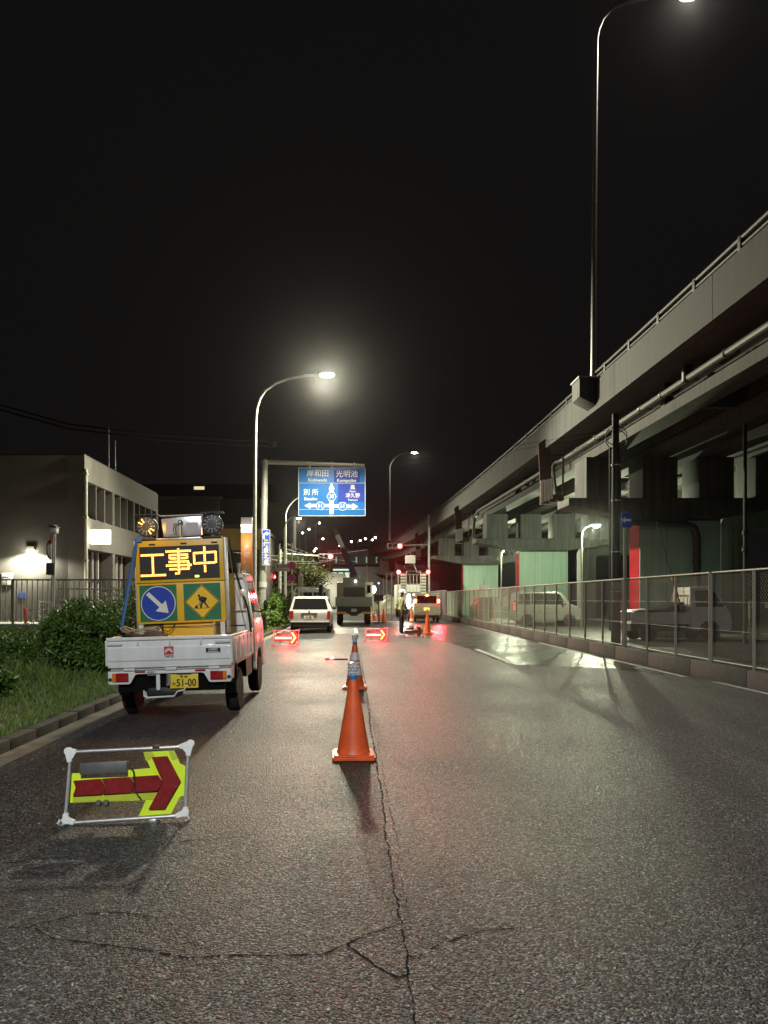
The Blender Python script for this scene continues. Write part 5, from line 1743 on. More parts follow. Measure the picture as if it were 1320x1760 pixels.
# ---- white flatbed truck ahead of the estate car
ft = thing('flatbed_truck', 'white framed flatbed truck ahead of the estate car', 'truck', (-2.05, 37.6, 0))
G().box(-.85, .85, 0, 2.4, .80, .86).build('bed', WHITE_D, ft)
G().box(-.85, .85, -.04, -.002, .82, 1.18).build('tail_board', WHITE_D, ft)
g = G()
g.tube([(-.86, .05, .86), (-.86, .05, 1.75), (-.72, .05, 1.96), (.70, .05, 1.96), (.86, .05, 1.75), (.86, .05, .86)], .05, 8)
for x in (-.42, .1):
    g.box(x - .035, x + .035, .03, .08, 1.2, 1.95)
g.build('rack_frame', WHITE, ft)
cc = G().box(-.85, .85, 2.5, 4.1, .4, 1.95).build('cab', WHITE_D, ft, bevel=.06)
G().box(-.66, .66, 2.47, 2.497, 1.25, 1.75).build('rear_window', GLASS, cc)
G().tube([(.52, -.02, 1.1), (.52, -.02, 2.0), (.52, -.02, 2.12)], [.12, .12, .05], 12).build('gas_bottle', BLACK, ft)
for s in (-1, 1):
    for yy in (.6, 3.2):
        wheel(ft, s * .72, yy, .29, .2)
G().box(-.7, .7, .1, 2.4, .4, .79).build('chassis', BLACK, ft)

# ---- wagon with brake lights on
wg = thing('small_wagon', 'pale box shaped wagon stopped with its red brake lights lit', 'car', (4.50, 45.4, .004))
prof = [(.05, .30), (.0, .46), (.0, .95), (.10, 1.0), (.16, 1.62), (.30, 1.72), (2.3, 1.74), (2.6, 1.66), (3.0, 1.05), (3.35, .9), (3.4, .35)] + arch(2.75, .31, .28) + arch(.55, .31, .28)
wb_ = body('body', prof, 1.56, 1.0, 1.74, .09, CREAMTRUCK, wg, .05)
end_pane(rrect(-.60, .60, 1.12, 1.58, .06), lambda z: .10 + (z - 1) * .097, wb_, 'rear_window', GLASS)
for s in (-1, 1):
    a, b_ = sorted((s * .66, s * .765))
    end_pane([(a, 1.02), (b_, 1.02), (b_, 1.50), (a, 1.50)], lambda z: .085 + (z - 1) * .09, wb_, 'tail_lamp', TAILRED, d=.012)
    G().sphere((s * .70, .06, 1.26), .5, 12, 8, (.15, .06, .26)).build('brake_lamp', E_BRAKE, wb_)
    beam_light((s * .70, -.10, 1.24), 600, wg, 34, .08)
    side_pane([(.35, 1.06), (.40, 1.58), (1.2, 1.6), (1.2, 1.06)], 1.56, 1.0, 1.74, .09, wb_, s)
    side_pane([(1.28, 1.06), (1.28, 1.6), (2.3, 1.6), (2.7, 1.06)], 1.56, 1.0, 1.74, .09, wb_, s)
    for yy in (.55, 2.75):
        wheel(wg, s * .70, yy, .28, .15)
G().sphere((.02, .12, 1.60), .5, 10, 6, (.20, .06, .11)).build('high_brake_lamp', E_BRAKE, wb_)
G().box(-.18, .14, -.03, -.003, .70, .86).build('number_plate', E_PLATE, wb_)
end_pane([(-.74, .30), (.74, .30), (.74, .42), (-.74, .42)], lambda z: -.02, wb_, 'bumper', BLACK, d=.02)

# ---- works truck with striped tail and two red lamps on posts
rt = thing('works_truck', 'works truck with striped tail panels and two red warning lamps', 'truck', (4.42, 54.5, .004))
G().box(-1.02, 1.02, 0, 4.0, .85, 1.0).build('bed', GREYBOX, rt)
for s in (-1, 1):
    for k in range(8):
        G().box(min(s * .52, s * .92), max(s * .52, s * .92), -.02, .05, 1.55 + k * .215, 1.70 + k * .215).build('tail_slat', WHITE_D, rt)
    G().box(min(s * .54, s * .90), max(s * .54, s * .90), .052, .09, 1.5, 3.3).build('slat_backing', GREYBOX, rt)
    G().cyl((s * 1.10, 0, .9), (s * 1.10, 0, 3.2), .035, n=8).build('lamp_post', GALV, rt)
    l = G().sphere((s * 1.06, -.05, 3.32), .5, 14, 8, (.28, .2, .28)).build('warning_lamp', E_RED, rt)
    beam_light((s * 1.06, -.32, 3.32), 950, rt, 22)
    for yy in (.9, 5.2):
        wheel(rt, s * .82, yy, .42, .3, 6)
g = G()
for zz in (1.3, 1.85, 2.5, 3.15, 3.4):
    g.cyl((-.5, 0, zz), (.5, 0, zz), .025, n=6)
for x in (-.5, -.25, 0, .25, .5):
    g.cyl((x, 0, 1.3), (x, 0, 3.4 if abs(x) > .4 else 3.15), .02, n=6)
g.build('tail_frame', GALV, rt)
G().box(-.5, .5, .05, .09, 1.05, 1.9).build('tail_board', PALEPLATE, rt)
G().box(-1.05, 1.05, 4.1, 5.9, .6, 2.5).build('cab', WHITE_D, rt, bevel=.06)
G().box(-.9, .9, .1, 4, .5, .845).build('chassis', BLACK, rt)
t = thing('work_lamp', 'bright floodlight standing behind the flagger', 'lamp', (3.52, 47.0, .005))
G().cyl((0, 0, 0), (0, 0, 1.5), .03, n=8).build('stand', BLACK, t)
for k in range(3):
    G().tube([(0, 0, .5), (.4 * math.cos(k * 2.1), .4 * math.sin(k * 2.1), .01)], .018, 6).build('leg', BLACK, t)
G().sphere((0, -.03, 1.25), .5, 12, 8, (.26, .12, .95)).build('lamp_glass', E_WHITE, t)
light('lamp_light', 'POINT', (-.3, -.3, 1.3), 120, (1, .97, .85), t, size=.25)
# ladder-like frame standing next to it
t = thing('barrier_frame', 'pale upright steel frame standing left of the works truck', 'frame', (2.55, 52, 0))
for x in (-.18, .18):
    G().cyl((x, 0, 0), (x, 0, 3.2), .03, n=8).build('upright', POSTCREAM, t)
for zz in (.6, 1.2, 1.8, 2.4, 3.0):
    G().cyl((-.18, 0, zz), (.18, 0, zz + .15), .02, n=6).build('rung', POSTCREAM, t)
t = thing('spoil_heap', 'pale sheeted heap beyond the cones at the works', 'heap', (2.5, 72, 0))
g = G()
for k in range(7):
    g.sphere((random.uniform(-1.8, 1.8), random.uniform(-1, 1), 0), 1.0, 10, 5, (random.uniform(.9, 1.4), 1, random.uniform(1.0, 1.9)), 0, 90)
g.build('sheet', CREAMTRUCK, t)

# ---- silver kei van under the viaduct, side on
sv = thing('silver_van', 'silver box shaped van side on behind the mesh fence', 'car', (8.20, 38.9, .022), (0, 0, R(-90)))
prof = [(.04, .30), (.0, .50), (.02, 1.0), (.12, 1.62), (.25, 1.74), (2.2, 1.76), (2.42, 1.68), (2.82, 1.14), (3.25, .98), (3.38, .78), (3.38, .32)] + arch(2.78, .32, .28) + arch(.62, .32, .28)
VW, VB, VT, VTA = 1.48, 1.05, 1.76, .08
b_ = body('body', prof, VW, VB, VT, VTA, SILVER, sv, .045)
for s in (-1, 1):
    side_pane([(.14, 1.10), (.22, 1.62), (.80, 1.65), (.80, 1.10)], VW, VB, VT, VTA, b_, s)
    side_pane([(.86, 1.10), (.86, 1.65), (1.50, 1.65), (1.50, 1.10)], VW, VB, VT, VTA, b_, s)
    side_pane([(1.56, 1.10), (1.56, 1.65), (2.20, 1.65), (2.30, 1.60), (2.62, 1.10)], VW, VB, VT, VTA, b_, s)
    for yy in (.62, 2.78):
        wheel(sv, s * .66, yy, .29, .16)
    for yy in (.83, 1.53):
        G().box(min(s * (VW / 2 + .001), s * (VW / 2 - .01)), max(s * (VW / 2 + .001), s * (VW / 2 - .01)), yy - .004, yy + .004, .42, 1.05).build('door_gap', BLACK, b_)
    for yy in (.93, 1.63):
        G().box(min(s * VW / 2, s * (VW / 2 + .025)), max(s * VW / 2, s * (VW / 2 + .025)), yy, yy + .13, .93, .96).build('door_handle', SILVER, b_, bevel=.005)
    G().sphere((s * .84, 2.45, 1.16), .5, 10, 6, (.18, .12, .18)).build('mirror', SILVER, b_)
    a, c_ = sorted((s * .58, s * .745))
    tl = G().box(a, c_, -.012, .05, .80, 1.32).build('tail_lamp', TAILRED, b_, bevel=.01)
    for zz in (.86, .98, 1.14, 1.26):
        G().sphere((s * .735, -.008, zz), .035, 8, 6).build('reflector', E_REDGLINT if zz < 1.2 else TAILRED, tl)
    G().box(a, c_, 3.30, 3.37, .72, .92).build('headlamp', PALEPLATE, b_, bevel=.02)
end_pane([(-.56, 1.18), (.56, 1.18), (.52, 1.62), (-.52, 1.62)], lambda z: 2.82 - (z - 1.14) * .74 - .0, b_, 'windscreen', GLASS, d=-.02)
end_pane(rrect(-.55, .55, 1.12, 1.58, .06), lambda z: .03 + (z - 1.0) * .16, b_, 'rear_window', GLASS)

# ---- kei truck parked under the viaduct (side on, darker)
kd = thing('parked_truck', 'dim white open truck side on behind the mesh fence', 'truck', (9.05, 25.35, .022), (0, 0, R(-90)))
for s in (-1, 1):
    G().box(min(s * .70, s * .722), max(s * .70, s * .722), .05, 1.97, .632, .93).build('side_gate', DIMWHITE, kd, bevel=.006)
    for yy in (.62, 2.62):
        wheel(kd, s * .635, yy, .29, .16)
G().box(-.70, .70, .05, 1.97, .56, .63).build('bed', DIMWHITE, kd)
G().box(-.55, .55, .1, 3.0, .32, .555).build('chassis', BLACK, kd)
g = G()
g.prism([(.10, .94), (.3, 1.02), (1.2, 1.06), (1.8, 1.30), (1.88, .94)], -.66, .66, 'YZ')
g.build('tarpaulin', BLACK, kd, bevel=.05)
c3 = body('cab', [(1.99, .40), (1.99, 1.70), (2.05, 1.775), (2.70, 1.785), (2.86, 1.74), (3.16, 1.10), (3.28, .90), (3.34, .62), (3.32, .36)] + arch(2.62, .34, .34), 1.43, 1.05, 1.785, .10, DIMWHITE, kd, .035)
for s in (-1, 1):
    side_pane([(2.15, 1.12), (2.15, 1.66), (2.68, 1.68), (2.80, 1.62), (3.04, 1.12)], 1.43, 1.05, 1.785, .10, c3, s)
    G().sphere((s * .80, 3.0, 1.25), .5, 10, 6, (.16, .10, .24)).build('mirror', BLACK, c3)
fr = G().tube([(-.60, 1.93, .93), (-.60, 1.93, 1.45), (-.55, 1.93, 1.52), (.55, 1.93, 1.52), (.60, 1.93, 1.45), (.60, 1.93, .93)], .018, 8)
fr.tube([(.66, 1.55, 1.22), (.66, 1.55, 1.80), (.66, 1.62, 1.86), (.66, 1.95, 1.86), (.66, 2.0, 1.80), (.66, 2.0, 1.22), (.66, 1.92, 1.18), (.66, 1.62, 1.18)], .02, 8, closed=True)
fr.tube([(.66, 1.78, 1.2), (.66, 1.78, 1.85)], .012, 6)
fr.build('guard_frame', PINKFRAME, kd)
# ---- dark car behind the fence
dc = thing('dark_car', 'black hatchback parked nose away behind the fence near the silver van', 'car', (6.9, 43.5, .022), (0, 0, R(-90)))
prof = [(.04, .30), (.0, .50), (.02, .9), (.3, 1.38), (.5, 1.46), (1.9, 1.48), (2.5, 1.0), (3.3, .86), (3.5, .66), (3.5, .32)] + arch(2.8, .32, .28) + arch(.66, .32, .28)
b_ = body('body', prof, 1.6, .92, 1.48, .18, DARKBODY, dc, .05)
for s in (-1, 1):
    side_pane([(.45, .97), (.58, 1.36), (1.2, 1.38), (1.2, .97)], 1.6, .92, 1.48, .18, b_, s)
    side_pane([(1.26, .97), (1.26, 1.38), (1.85, 1.38), (2.3, .97)], 1.6, .92, 1.48, .18, b_, s)
    for yy in (.66, 2.8):
        wheel(dc, s * .72, yy, .29, .16)
    G().box(min(s * .6, s * .8), max(s * .6, s * .8), -.012, .05, .72, .92).build('tail_lamp', TAILRED, b_)
t = thing('white_cabinet', 'white utility cabinet standing between the dark car and silver van', 'cabinet', (8.25, 47, .02))
G().box(-.35, .35, 0, .4, 0, 2.25).build('casing', WHITE_D, t, bevel=.02)
for zz in (1.0, 1.9):
    G().box(-.35, .35, -.012, -.003, zz, zz + .03).build('seam', BLACK, t)
G().cyl((.0, .2, 2.25), (.0, .2, 2.6), .03, n=8).build('vent', GALV, t)

# ------------------------------------------------------------------ LED arrow boards on the road
def arrow_board(label, loc, rz=0, lit=False, tilt=-8, roll=0, small=1.0):
    t = thing('arrow_board', label, 'arrow board', loc, (R(tilt), R(roll), R(rz)), group='right pointing arrow boards on the road')
    u = .000895 * small
    def Q(px, py):
        return ((px - 575) * u, (680 - py) * u)
    g = G()
    def bar(a, b_, r=.0105):
        (x0, z0), (x1, z1) = Q(*a), Q(*b_)
        g.cyl((x0, 0, z0), (x1, 0, z1), r * small, n=12)
    bar((210, 190), (960, 178)); bar((205, 682), (930, 660)); bar((165, 260), (148, 620)); bar((1003, 240), (988, 610))
    g.build('frame_tube', ALU, t)
    for (c, dirs) in (((152, 185), ((210, 190), (165, 262), (195, 225))), ((1020, 158), ((940, 178), (1003, 245), (970, 200))), ((152, 662), ((212, 682), (148, 615), (175, 690))), ((985, 640), ((920, 662), (990, 600), (960, 660)))):
        g = G()
        x, z = Q(*c)
        g.lathe([(.011 * small, -.014), (.026 * small, -.014), (.026 * small, .014), (.011 * small, .014)], 18, (x, 0, z), 'Y')
        a, b_ = Q(*dirs[0]), Q(*dirs[1])
        m = Q(*dirs[2])
        v = Vector((x, z)); 
        def off(p, k): 
            d = (Vector(p) - v); n = Vector((-d.y, d.x)).normalized() * k * small
            return (p[0] + n.x, p[1] + n.y), (p[0] - n.x, p[1] - n.y)
        for p in (a, b_):
            p1, p2 = off(p, .015); q1, q2 = off((x + (p[0] - x) * .2, z + (p[1] - z) * .2), .020)
            g.prism([q1, p1, p2, q2], -.013, .013)
        g.prism([(x + (a[0] - x) * .25, z + (a[1] - z) * .25), a, m, b_, (x + (b_[0] - x) * .25, z + (b_[1] - z) * .25)], -.0125, .0125)
        g.build('corner_joint', PALEPLATE if lit else WHITE_D, t, bevel=.003, seg=1)
    # two yellow plates, one behind the other
    sh = [Q(*p) for p in [(178, 342), (240, 340), (240, 380), (575, 378), (575, 330), (732, 322), (680, 207), (900, 203), (945, 300), (982, 318), (974, 522), (945, 530), (882, 645), (655, 654), (705, 545), (172, 545)]]
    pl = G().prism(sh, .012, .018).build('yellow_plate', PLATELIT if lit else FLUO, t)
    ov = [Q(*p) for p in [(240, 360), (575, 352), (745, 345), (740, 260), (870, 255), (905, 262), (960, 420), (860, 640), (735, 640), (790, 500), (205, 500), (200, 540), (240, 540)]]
    G().prism([Q(*p) for p in [(192, 500), (790, 486), (770, 545), (700, 540), (190, 542)]], .0085, .0115).build('plate_dark_layer', PLATELIT if lit else FLUO_D, pl)  # darker layer over part of the plate
    G().prism([Q(*p) for p in [(682, 207), (745, 205), (765, 250), (700, 272)]], .0085, .0115).build('plate_dark_layer', PLATELIT if lit else FLUO_D, pl)
    G().prism([Q(*p) for p in [(860, 205), (900, 204), (925, 262), (885, 268)]], .0085, .0115).build('plate_dark_layer', PLATELIT if lit else FLUO_D, pl)
    # red lens segments
    segs = [[(195, 392), (388, 384), (418, 440), (398, 494), (196, 498), (214, 440)],
            [(394, 384), (596, 378), (626, 432), (604, 488), (404, 494), (424, 440)],
            [(602, 378), (792, 372), (824, 426), (790, 484), (610, 488), (632, 432)],
            [(745, 245), (856, 240), (952, 420), (842, 608), (728, 608), (826, 426)]]
    for k, s_ in enumerate(segs):
        G().prism([Q(*p) for p in s_], -.012, .008).build('arrow_lens', LENSRED, t, bevel=.003, seg=1)
        cx = sum(p[0] for p in s_) / len(s_); cy = sum(p[1] for p in s_) / len(s_)
    if lit:
        g = G(); h = G()
        for i in range(11):
            px = 225 + i * 52
            x, z = Q(px, 436)
            g.box(x - .020 * small, x + .020 * small, -.017, -.0125, z - .034 * small, z + .034 * small)
        g.build('lit_shaft', E_REDHOT, t, smooth=False)
        for (a, b_) in (((800, 265), (905, 420)), ((905, 425), (790, 590)), ((770, 262), (870, 422)), ((868, 425), (758, 590))):
            for i in range(6):
                f_ = i / 5
                x, z = Q(a[0] + (b_[0] - a[0]) * f_, a[1] + (b_[1] - a[1]) * f_)
                h.cbox((x, -.0145, z), (.035 * small, .005, .03 * small))
        h.build('lit_head', E_ORANGELED, t, smooth=False)
        light('led_light', 'POINT', (.05, -.35, .36 * small), 70, RED, t, size=.15)
    # battery box, lead, sensor eyes, hinges, feet
    G().prism([Q(*p) for p in [(245, 350), (245, 272), (575, 264), (575, 345)]], -.030, .010).build('battery_box', GREYBOX, t, bevel=.004)
    pts = [(593, 308), (618, 330), (628, 390), (634, 450), (650, 505), (678, 532)]
    G().tube([(Q(*p)[0], -.018, Q(*p)[1]) for p in pts], .0042, 6).build('lead', CABLE, t)
    for px in (372, 425):
        x, z = Q(px, 555)
        G().lathe([(.001, -.02), (.016, -.018), (.022, 0), (.02, .02)], 14, (x, .01, z), 'Y').build('sensor_eye', GREYBOX, t)
    for (px, py) in ((775, 172), (757, 690)):
        x, z = Q(px, py)
        G().box(x - .022, x + .022, -.014, .02, z - .012, z + .012).build('hinge', BLACK if py < 300 else STEEL, t, bevel=.003)
    x, z = Q(800, 688)
    G().tube([(x, .0, z), (x - .03, .30, z + .045 * 0 - .005)], .008, 6).build('rear_stay', BLACK, t)
    for px in (115, 1005):
        x, z = Q(px, 690)
        g = G()
        g.tube([(x, -.012, z + .03), (x - .01 if px < 500 else x + .01, -.02, z + .008), (x, .0, z - .012), (x + .02 if px < 500 else x - .02, 0, z)], .008, 6)
        g.build('foot_hook', PALEPLATE, t)
    return t
arrow_board('unlit arrow board with dark red lens lying closest to the kerb gutter', (-1.43, 4.80, .002), 3, False, -10, -1.2)
arrow_board('lit red arrow board in front of the estate car', (-2.00, 22.9, .0), 0, True)
arrow_board('lit red arrow board in the middle of the road before the crane truck', (.79, 24.8, .012), 0, True, small=.95)
arrow_board('unlit yellow arrow board at the feet of the flagger', (2.23, 27.4, .012), 0, False, small=.92)

# ------------------------------------------------------------------ traffic cones
def cone(label, loc, striped, lamp=True, rz=0, group='traffic cones', bands=((.30, .40), (.48, .58)), col=None, h=.70):
    t = thing('traffic_cone', label, 'traffic cone', loc, (0, 0, R(rz)), group=group)
    c = col or ORANGE
    g = G()
    g.prism(rrect(-.19, .19, -.19, .19, .035), .006, .035, 'XY')
    g.prism(rrect(-.175, .175, -.175, .175, .04), .035, .05, 'XY')
    g.build('base', c, t, bevel=.006)
    def rr(z): return .145 - (.145 - .034) * (z - .05) / (h - .05)
    G().lathe([(.152, .048), (rr(.06) + .003, .06)] + [(rr(z), z) for z in [.1, .2, .3, .4, .5, .6, h]] + [(.02, h + .002)], 40).build('cone_body', c, t)
    if striped:
        for (a, b_) in bands:
            G().lathe([(rr(a) + .001, a), (rr(a) + .003, a + .002), (rr(b_) + .003, b_ - .002), (rr(b_) + .001, b_)], 40).build('reflective_band', REFLECT, t)
    for k in range(4):
        a = R(45 + 90 * k)
        G().box(-.02, .02, -.012, .012, 0, .0065).build('foot_pad', BLACK, t).location = (.21 * math.cos(a), .21 * math.sin(a), 0)
    if lamp:
        G().lathe([(.036, h - .005), (.038, h), (.038, h + .028), (.033, h + .032)], 24).build('lamp_collar', BLUEPL, t)
        l = G().lathe([(.030, h + .033), (.034, h + .06), (.052, h + .10), (.050, h + .145), (.030, h + .15), (.001, h + .151)], 24).build('lamp_lens', LENSCLEAR, t)
        g = G()
        for j in range(4):
            z = h + .055 + j * .028
            r_ = [.035, .044, .052, .051][j]
            for k in range(9):
                a = 2 * math.pi * (k + .5 * (j % 2)) / 9
                g.sphere((r_ * math.cos(a), r_ * math.sin(a), z), .0075, 6, 4)
        g.build('lens_dimples', REFLECT, l)
    return t
cone('plain orange cone with a clear lamp standing closest on the centre joint', (.012, 6.72, .0), False, rz=2)
cone('orange cone with white bands directly behind the plain cone', (.045, 11.85, .0), True, rz=-4, bands=((.22, .34), (.45, .57)))
cone('white banded cone just behind the unlit arrow board and flagger', (2.42, 30.6, .005), True, rz=10, bands=((.12, .22), (.32, .42), (.5, .6)), h=.95)
cone('plain orange cone beside the unlit yellow arrow board', (2.98, 29.9, .005), False, rz=20, h=.85)
cone('dark red cone beside the flagger near the floodlit heap', (1.9, 45.2, .005), False, lamp=False, h=.8)
for (x, y, lab) in ((1.15, 48, 'small far orange cone closest to the crane truck tail'), (1.5, 49.2, 'small far orange cone in the middle of the row of three'), (1.95, 53, 'farthest small orange cone next to the steel frame')):
    cone(lab, (x, y, .005), True, lamp=False, group='far cones beside the crane truck')
t = thing('stand_sign', 'dark small sign board on a thin stand beside the crane truck', 'sign', (1.55, 43.5, .004))
G().cyl((0, 0, 0), (0, 0, 1.6), .03, n=8).build('stand', BLACK, t)
G().box(-.26, .26, -.02, .02, 1.28, 1.62).build('board', BLACK, t)
G().box(-.3, .3, -.2, .2, 0, .04).build('foot', BLACK, t)

# LED baton lying on the road
t = thing('light_baton', 'dark traffic baton with a glowing red end lying on the road', 'baton', (-.38, 17.4, .0))
G().cyl((-.02, 0, .02), (.28, .01, .02), .018, .016, 12).build('handle', BLACK, t)
G().tube([(-.025, 0, .02), (-.22, -.01, .02), (-.24, -.01, .02)], [.02, .02, .01], 12).build('tube', TAILRED, t)
G().sphere((-.10, -.012, .03), .022, 10, 6, (1.4, 1, 1)).build('lit_end', E_RED, t)
light('baton_light', 'POINT', (-.10, -.08, .06), 6, RED, t, size=.03)

# ------------------------------------------------------------------ flagger
def skin_mesh(name, verts, edges, radii, root=0, sub=2):
    me = bpy.data.meshes.new(name)
    me.from_pydata(verts, edges, [])
    o = bpy.data.objects.new(name, me)
    COL.objects.link(o)
    sk = o.modifiers.new('skin', 'SKIN')
    sk.use_smooth_shade = True
    for i, r in enumerate(radii):
        r = r if isinstance(r, tuple) else (r, r)
        me.skin_vertices[0].data[i].radius = r
        me.skin_vertices[0].data[i].use_root = (i == root)
    sb_ = o.modifiers.new('sub', 'SUBSURF')
    sb_.levels = sub
    sb_.render_levels = sub
    dg = bpy.context.evaluated_depsgraph_get()
    out = bpy.data.meshes.new_from_object(o.evaluated_get(dg))
    bpy.data.objects.remove(o)
    out.name = name
    return out

fl = thing('person', 'flagger in white helmet, grey shirt and yellow striped vest facing the viaduct', 'person', (1.93, 29.6, .006), (0, 0, R(12)))
V = [(0, 0, .93), (0, 0, 1.08), (.01, 0, 1.24), (.01, 0, 1.38), (.02, 0, 1.46), (.035, 0, 1.53), (.045, 0, 1.62), (.04, 0, 1.68),   # 0-7 pelvis..head
     (0, .09, .88), (.01, .09, .50), (-.01, .09, .10), (.12, .10, .045),                        # 8-11 far leg
     (.0, -.09, .88), (.02, -.09, .50), (.0, -.09, .10), (.13, -.10, .045),                      # 12-15 near leg
     (0, .17, 1.39), (.0, .23, 1.13), (.14, .22, .98), (.20, .21, .97),                           # 16-19 far arm, bent forward
     (0, -.17, 1.39), (-.06, -.235, 1.12), (-.06, -.25, .88), (-.05, -.25, .82)]                  # 20-23 near arm hanging
E_ = [(0, 1), (1, 2), (2, 3), (3, 4), (4, 5), (5, 6), (6, 7), (0, 8), (8, 9), (9, 10), (10, 11), (0, 12), (12, 13), (13, 14), (14, 15), (3, 16), (16, 17), (17, 18), (18, 19), (3, 20), (20, 21), (21, 22), (22, 23)]
Rr = [(.12, .15), (.115, .15), (.12, .165), (.105, .15), (.06, .07), (.055, .055), (.088, .075), (.07, .06),
      .095, .07, .05, .038, .095, .07, .05, .038, .06, .05, .038, .03, .06, .05, .038, .03]
bme = skin_mesh('body', V, E_, Rr)
for m in (TROUSER, SHIRT, SKIN, SHOE):
    bme.materials.append(m)
for p in bme.polygons:
    c = p.center
    armish = abs(c.y) > .185
    if c.z < .085: k = 3
    elif c.z > 1.50: k = 2
    elif armish and (c.x > .165 or c.z < .865) and c.z > .75: k = 2
    elif c.z < .965 and not armish: k = 0
    else: k = 1
    p.material_index = k
bo_ = link('body', bme, fl)
vest = bpy.data.meshes.new('vest')
bm = bmesh.new(); bm.from_mesh(bme)
bmesh.ops.delete(bm, geom=[f for f in bm.faces if not (1.0 < f.calc_center_median().z < 1.45 and abs(f.calc_center_median().y) < .17)], context='FACES')
for v in bm.verts:
    v.co += v.normal * .012
bm.to_mesh(vest); bm.free()
vest.materials.clear(); vest.materials.append(VEST); vest.materials.append(HIVIS)
for p in vest.polygons:
    p.material_index = 1 if (p.center.z < 1.085 or (abs(abs(p.center.y) - .10) < .028)) else 0
link('vest', vest, fl)
h = G()
h.sphere((.03, 0, 1.655), .135, 20, 8, (1.08, .95, 1.0), 2, 90)
h.prism([(.03 + .15 * math.cos(a) + (.055 if math.cos(a) > .3 else 0), .132 * math.sin(a)) for a in [i * math.pi / 10 for i in range(20)]], 1.648, 1.66, 'XY')
h.build('helmet', HELMET, fl)
h = G()
h.sphere((.135, 0, 1.585), .018, 8, 6, (1.2, .8, 1.2))
h.sphere((.03, .082, 1.59), .022, 8, 6, (.8, .4, 1.2)); h.sphere((.03, -.082, 1.59), .022, 8, 6, (.8, .4, 1.2))
h.build('face_feature', SKIN, fl)
for (hx, hy, hz, dx, dz) in ((.205, .21, .968, 1, 0), (-.05, -.25, .81, .1, -1)):
    g = G()
    d = Vector((dx, 0, dz)).normalized()
    n = Vector((-d.z, 0, d.x))
    o = Vector((hx, hy, hz))
    for k in range(4):
        s_ = o + Vector((0, (k - 1.5) * .018, 0)) + d * .03
        g.tube([s_, s_ + d * .03 - n * .004, s_ + d * .05 - n * .018, s_ + d * (.055 - .004 * abs(k - 1)) - n * .034], [.0095, .0085, .008, .006], 6)
    g.tube([o + Vector((0, -.03, 0)), o + Vector((0, -.045, 0)) + d * .025, o + Vector((0, -.03, 0)) + d * .045 - n * .015], [.011, .010, .007], 6)
    g.sphere(tuple(o + d * .018), .034, 10, 6, (1, 1.0, .9))
    g.build('hand', SKIN, fl)
t = thing('hand_baton', 'short red baton held in the hand of the flagger', 'baton', (2.13, 29.86, .95))
G().tube([(0, 0, -.03), (.05, 0, .06)], .014, 10).build('handle', BLACK, t)
G().tube([(.05, 0, .06), (.17, 0, .28)], .017, 10).build('tube', TAILRED, t)

# ------------------------------------------------------------------ tree and distance
def tree(label, c, h, r, n, seed, group=None):
    rr = np.random.default_rng(seed); rd = random.Random(seed)
    t = thing('tree', label, 'tree', (0, 0, 0), group=group)
    g = G()
    x, y = c
    g.tube([(x, y, 0), (x + .05, y, h * .3), (x, y + .1, h * .6), (x + .1, y, h * .85)], [.2, .16, .1, .04], 9)
    tips = []
    for k in range(14):
        z0 = h * rd.uniform(.3, .75); a = rd.uniform(0, 6.28); l = r * rd.uniform(.5, 1.0)
        e = (x + l * math.cos(a), y + l * math.sin(a), min(h, z0 + l * rd.uniform(.3, .9)))
        g.tube([(x, y, z0), ((x + e[0]) / 2, (y + e[1]) / 2, (z0 + e[2]) / 2 + .1), e], [.07, .045, .015], 6)
        tips.append(e)
    g.build('trunk', BARK, t)
    tips = np.array(tips + [(x, y, h * .9)])
    w = rr.integers(0, len(tips), n)
    d = rr.normal(size=(n, 3)) * np.array([.42, .42, .34]) * r * .62
    blades('crown', tips[w] + d, .14, .26, .07, .13, TREELEAF, leaf=True, kind='stuff', parent=t)
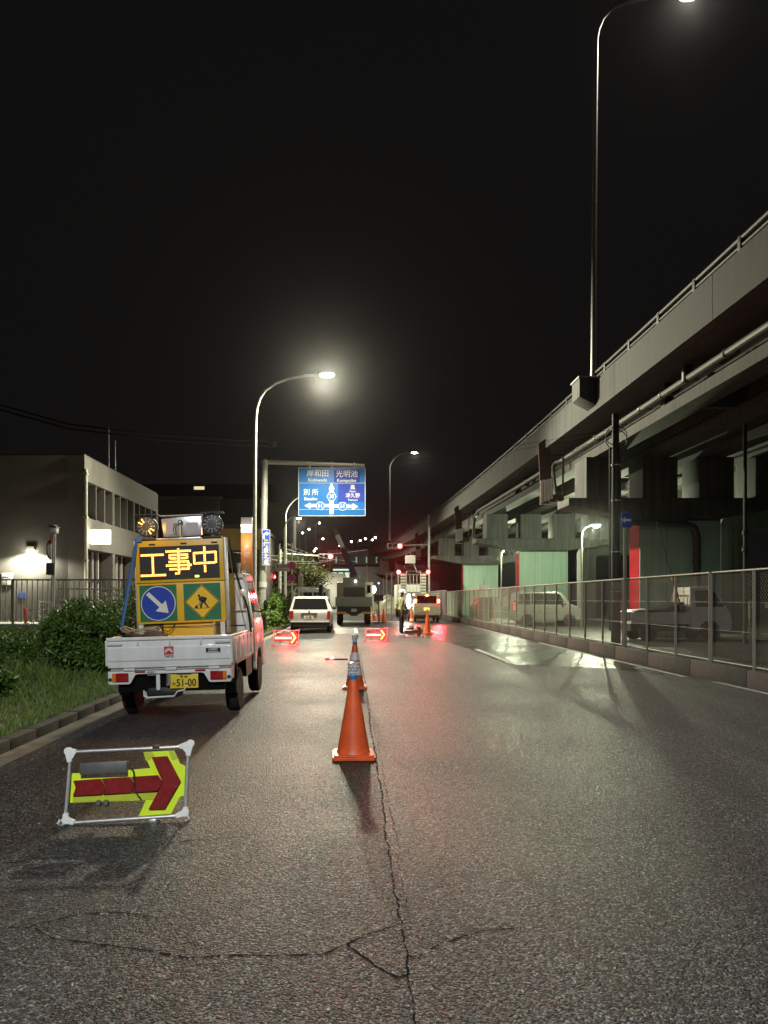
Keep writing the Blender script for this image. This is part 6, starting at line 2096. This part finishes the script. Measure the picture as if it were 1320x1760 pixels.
tree('dark broadleaf tree beyond the flatbed truck near the red signal', (-4.4, 63), 4.9, 1.9, 7000, 5)
tree('dark tree beside the shop wall behind the lattice pole', (-7.2, 66), 4.4, 1.8, 4000, 6)
# sheeted slope rising left of the crane truck, with rails
t = thing('slope_cover', 'grey sheeted slope with rails rising beyond the flatbed truck', 'embankment', (0, 0, 0))
g = G()
g.add([(-5.2, 74, 0), (.6, 74, 0), (-1.0, 90, 4.4), (-4.2, 90, 4.6), (-5.2, 92, 0), (.6, 92, 0)], [(0, 1, 2, 3), (0, 3, 4), (1, 5, 2), (3, 2, 5, 4), (0, 4, 5, 1)])
g.build('sheet', TARP, t)
for dx in (0, .5):
    G().tube([(-.9 + dx, 90, 4.45), (.4 + dx, 76, .6)], .05, 6).build('rail', GALV, t)
t = thing('lit_shop', 'bright shop front glowing pale green beyond the crane boom', 'building', (0, 0, 0))
G().box(-3.6, 1.0, 112, 118, 0, 6.2).build('wall', RENDER_D, t)
for k in range(4):
    f = G().box(-3.0 + k * .95, -2.2 + k * .95, 111.9, 111.99, 3.4 - .3 * (k % 2), 5.4).build('window', BLACK, t)
    G().box(-2.95 + k * .95, -2.25 + k * .95, 111.85, 111.89, 3.5 - .3 * (k % 2), 5.3).build('pane', E_SHOP, f)
G().box(-2.8, .2, 111.6, 111.84, 5.55, 5.8).build('lit_fascia', E_SHOP, t)

# ------------------------------------------------------------------ thin haze, added to draw halos round the lamps
hz = G().box(-75, 75, -45, 280, -1.7, 36).build('haze', None, smooth=False)
hz.data.materials.clear()
hm = bpy.data.materials.new('lamp halo haze')  # volume added so the lamps get a glow around them
hm.use_nodes = True
nt = hm.node_tree
nt.nodes.remove(nt.nodes['Principled BSDF'])
pv = nt.nodes.new('ShaderNodeVolumePrincipled')
pv.inputs['Color'].default_value = (.92, .92, .92, 1)
pv.inputs['Density'].default_value = HAZE
pv.inputs['Anisotropy'].default_value = 0.955
nt.links.new(pv.outputs['Volume'], nt.nodes['Material Output'].inputs['Volume'])
hz.data.materials.append(hm)
tag(hz, kind='stuff')
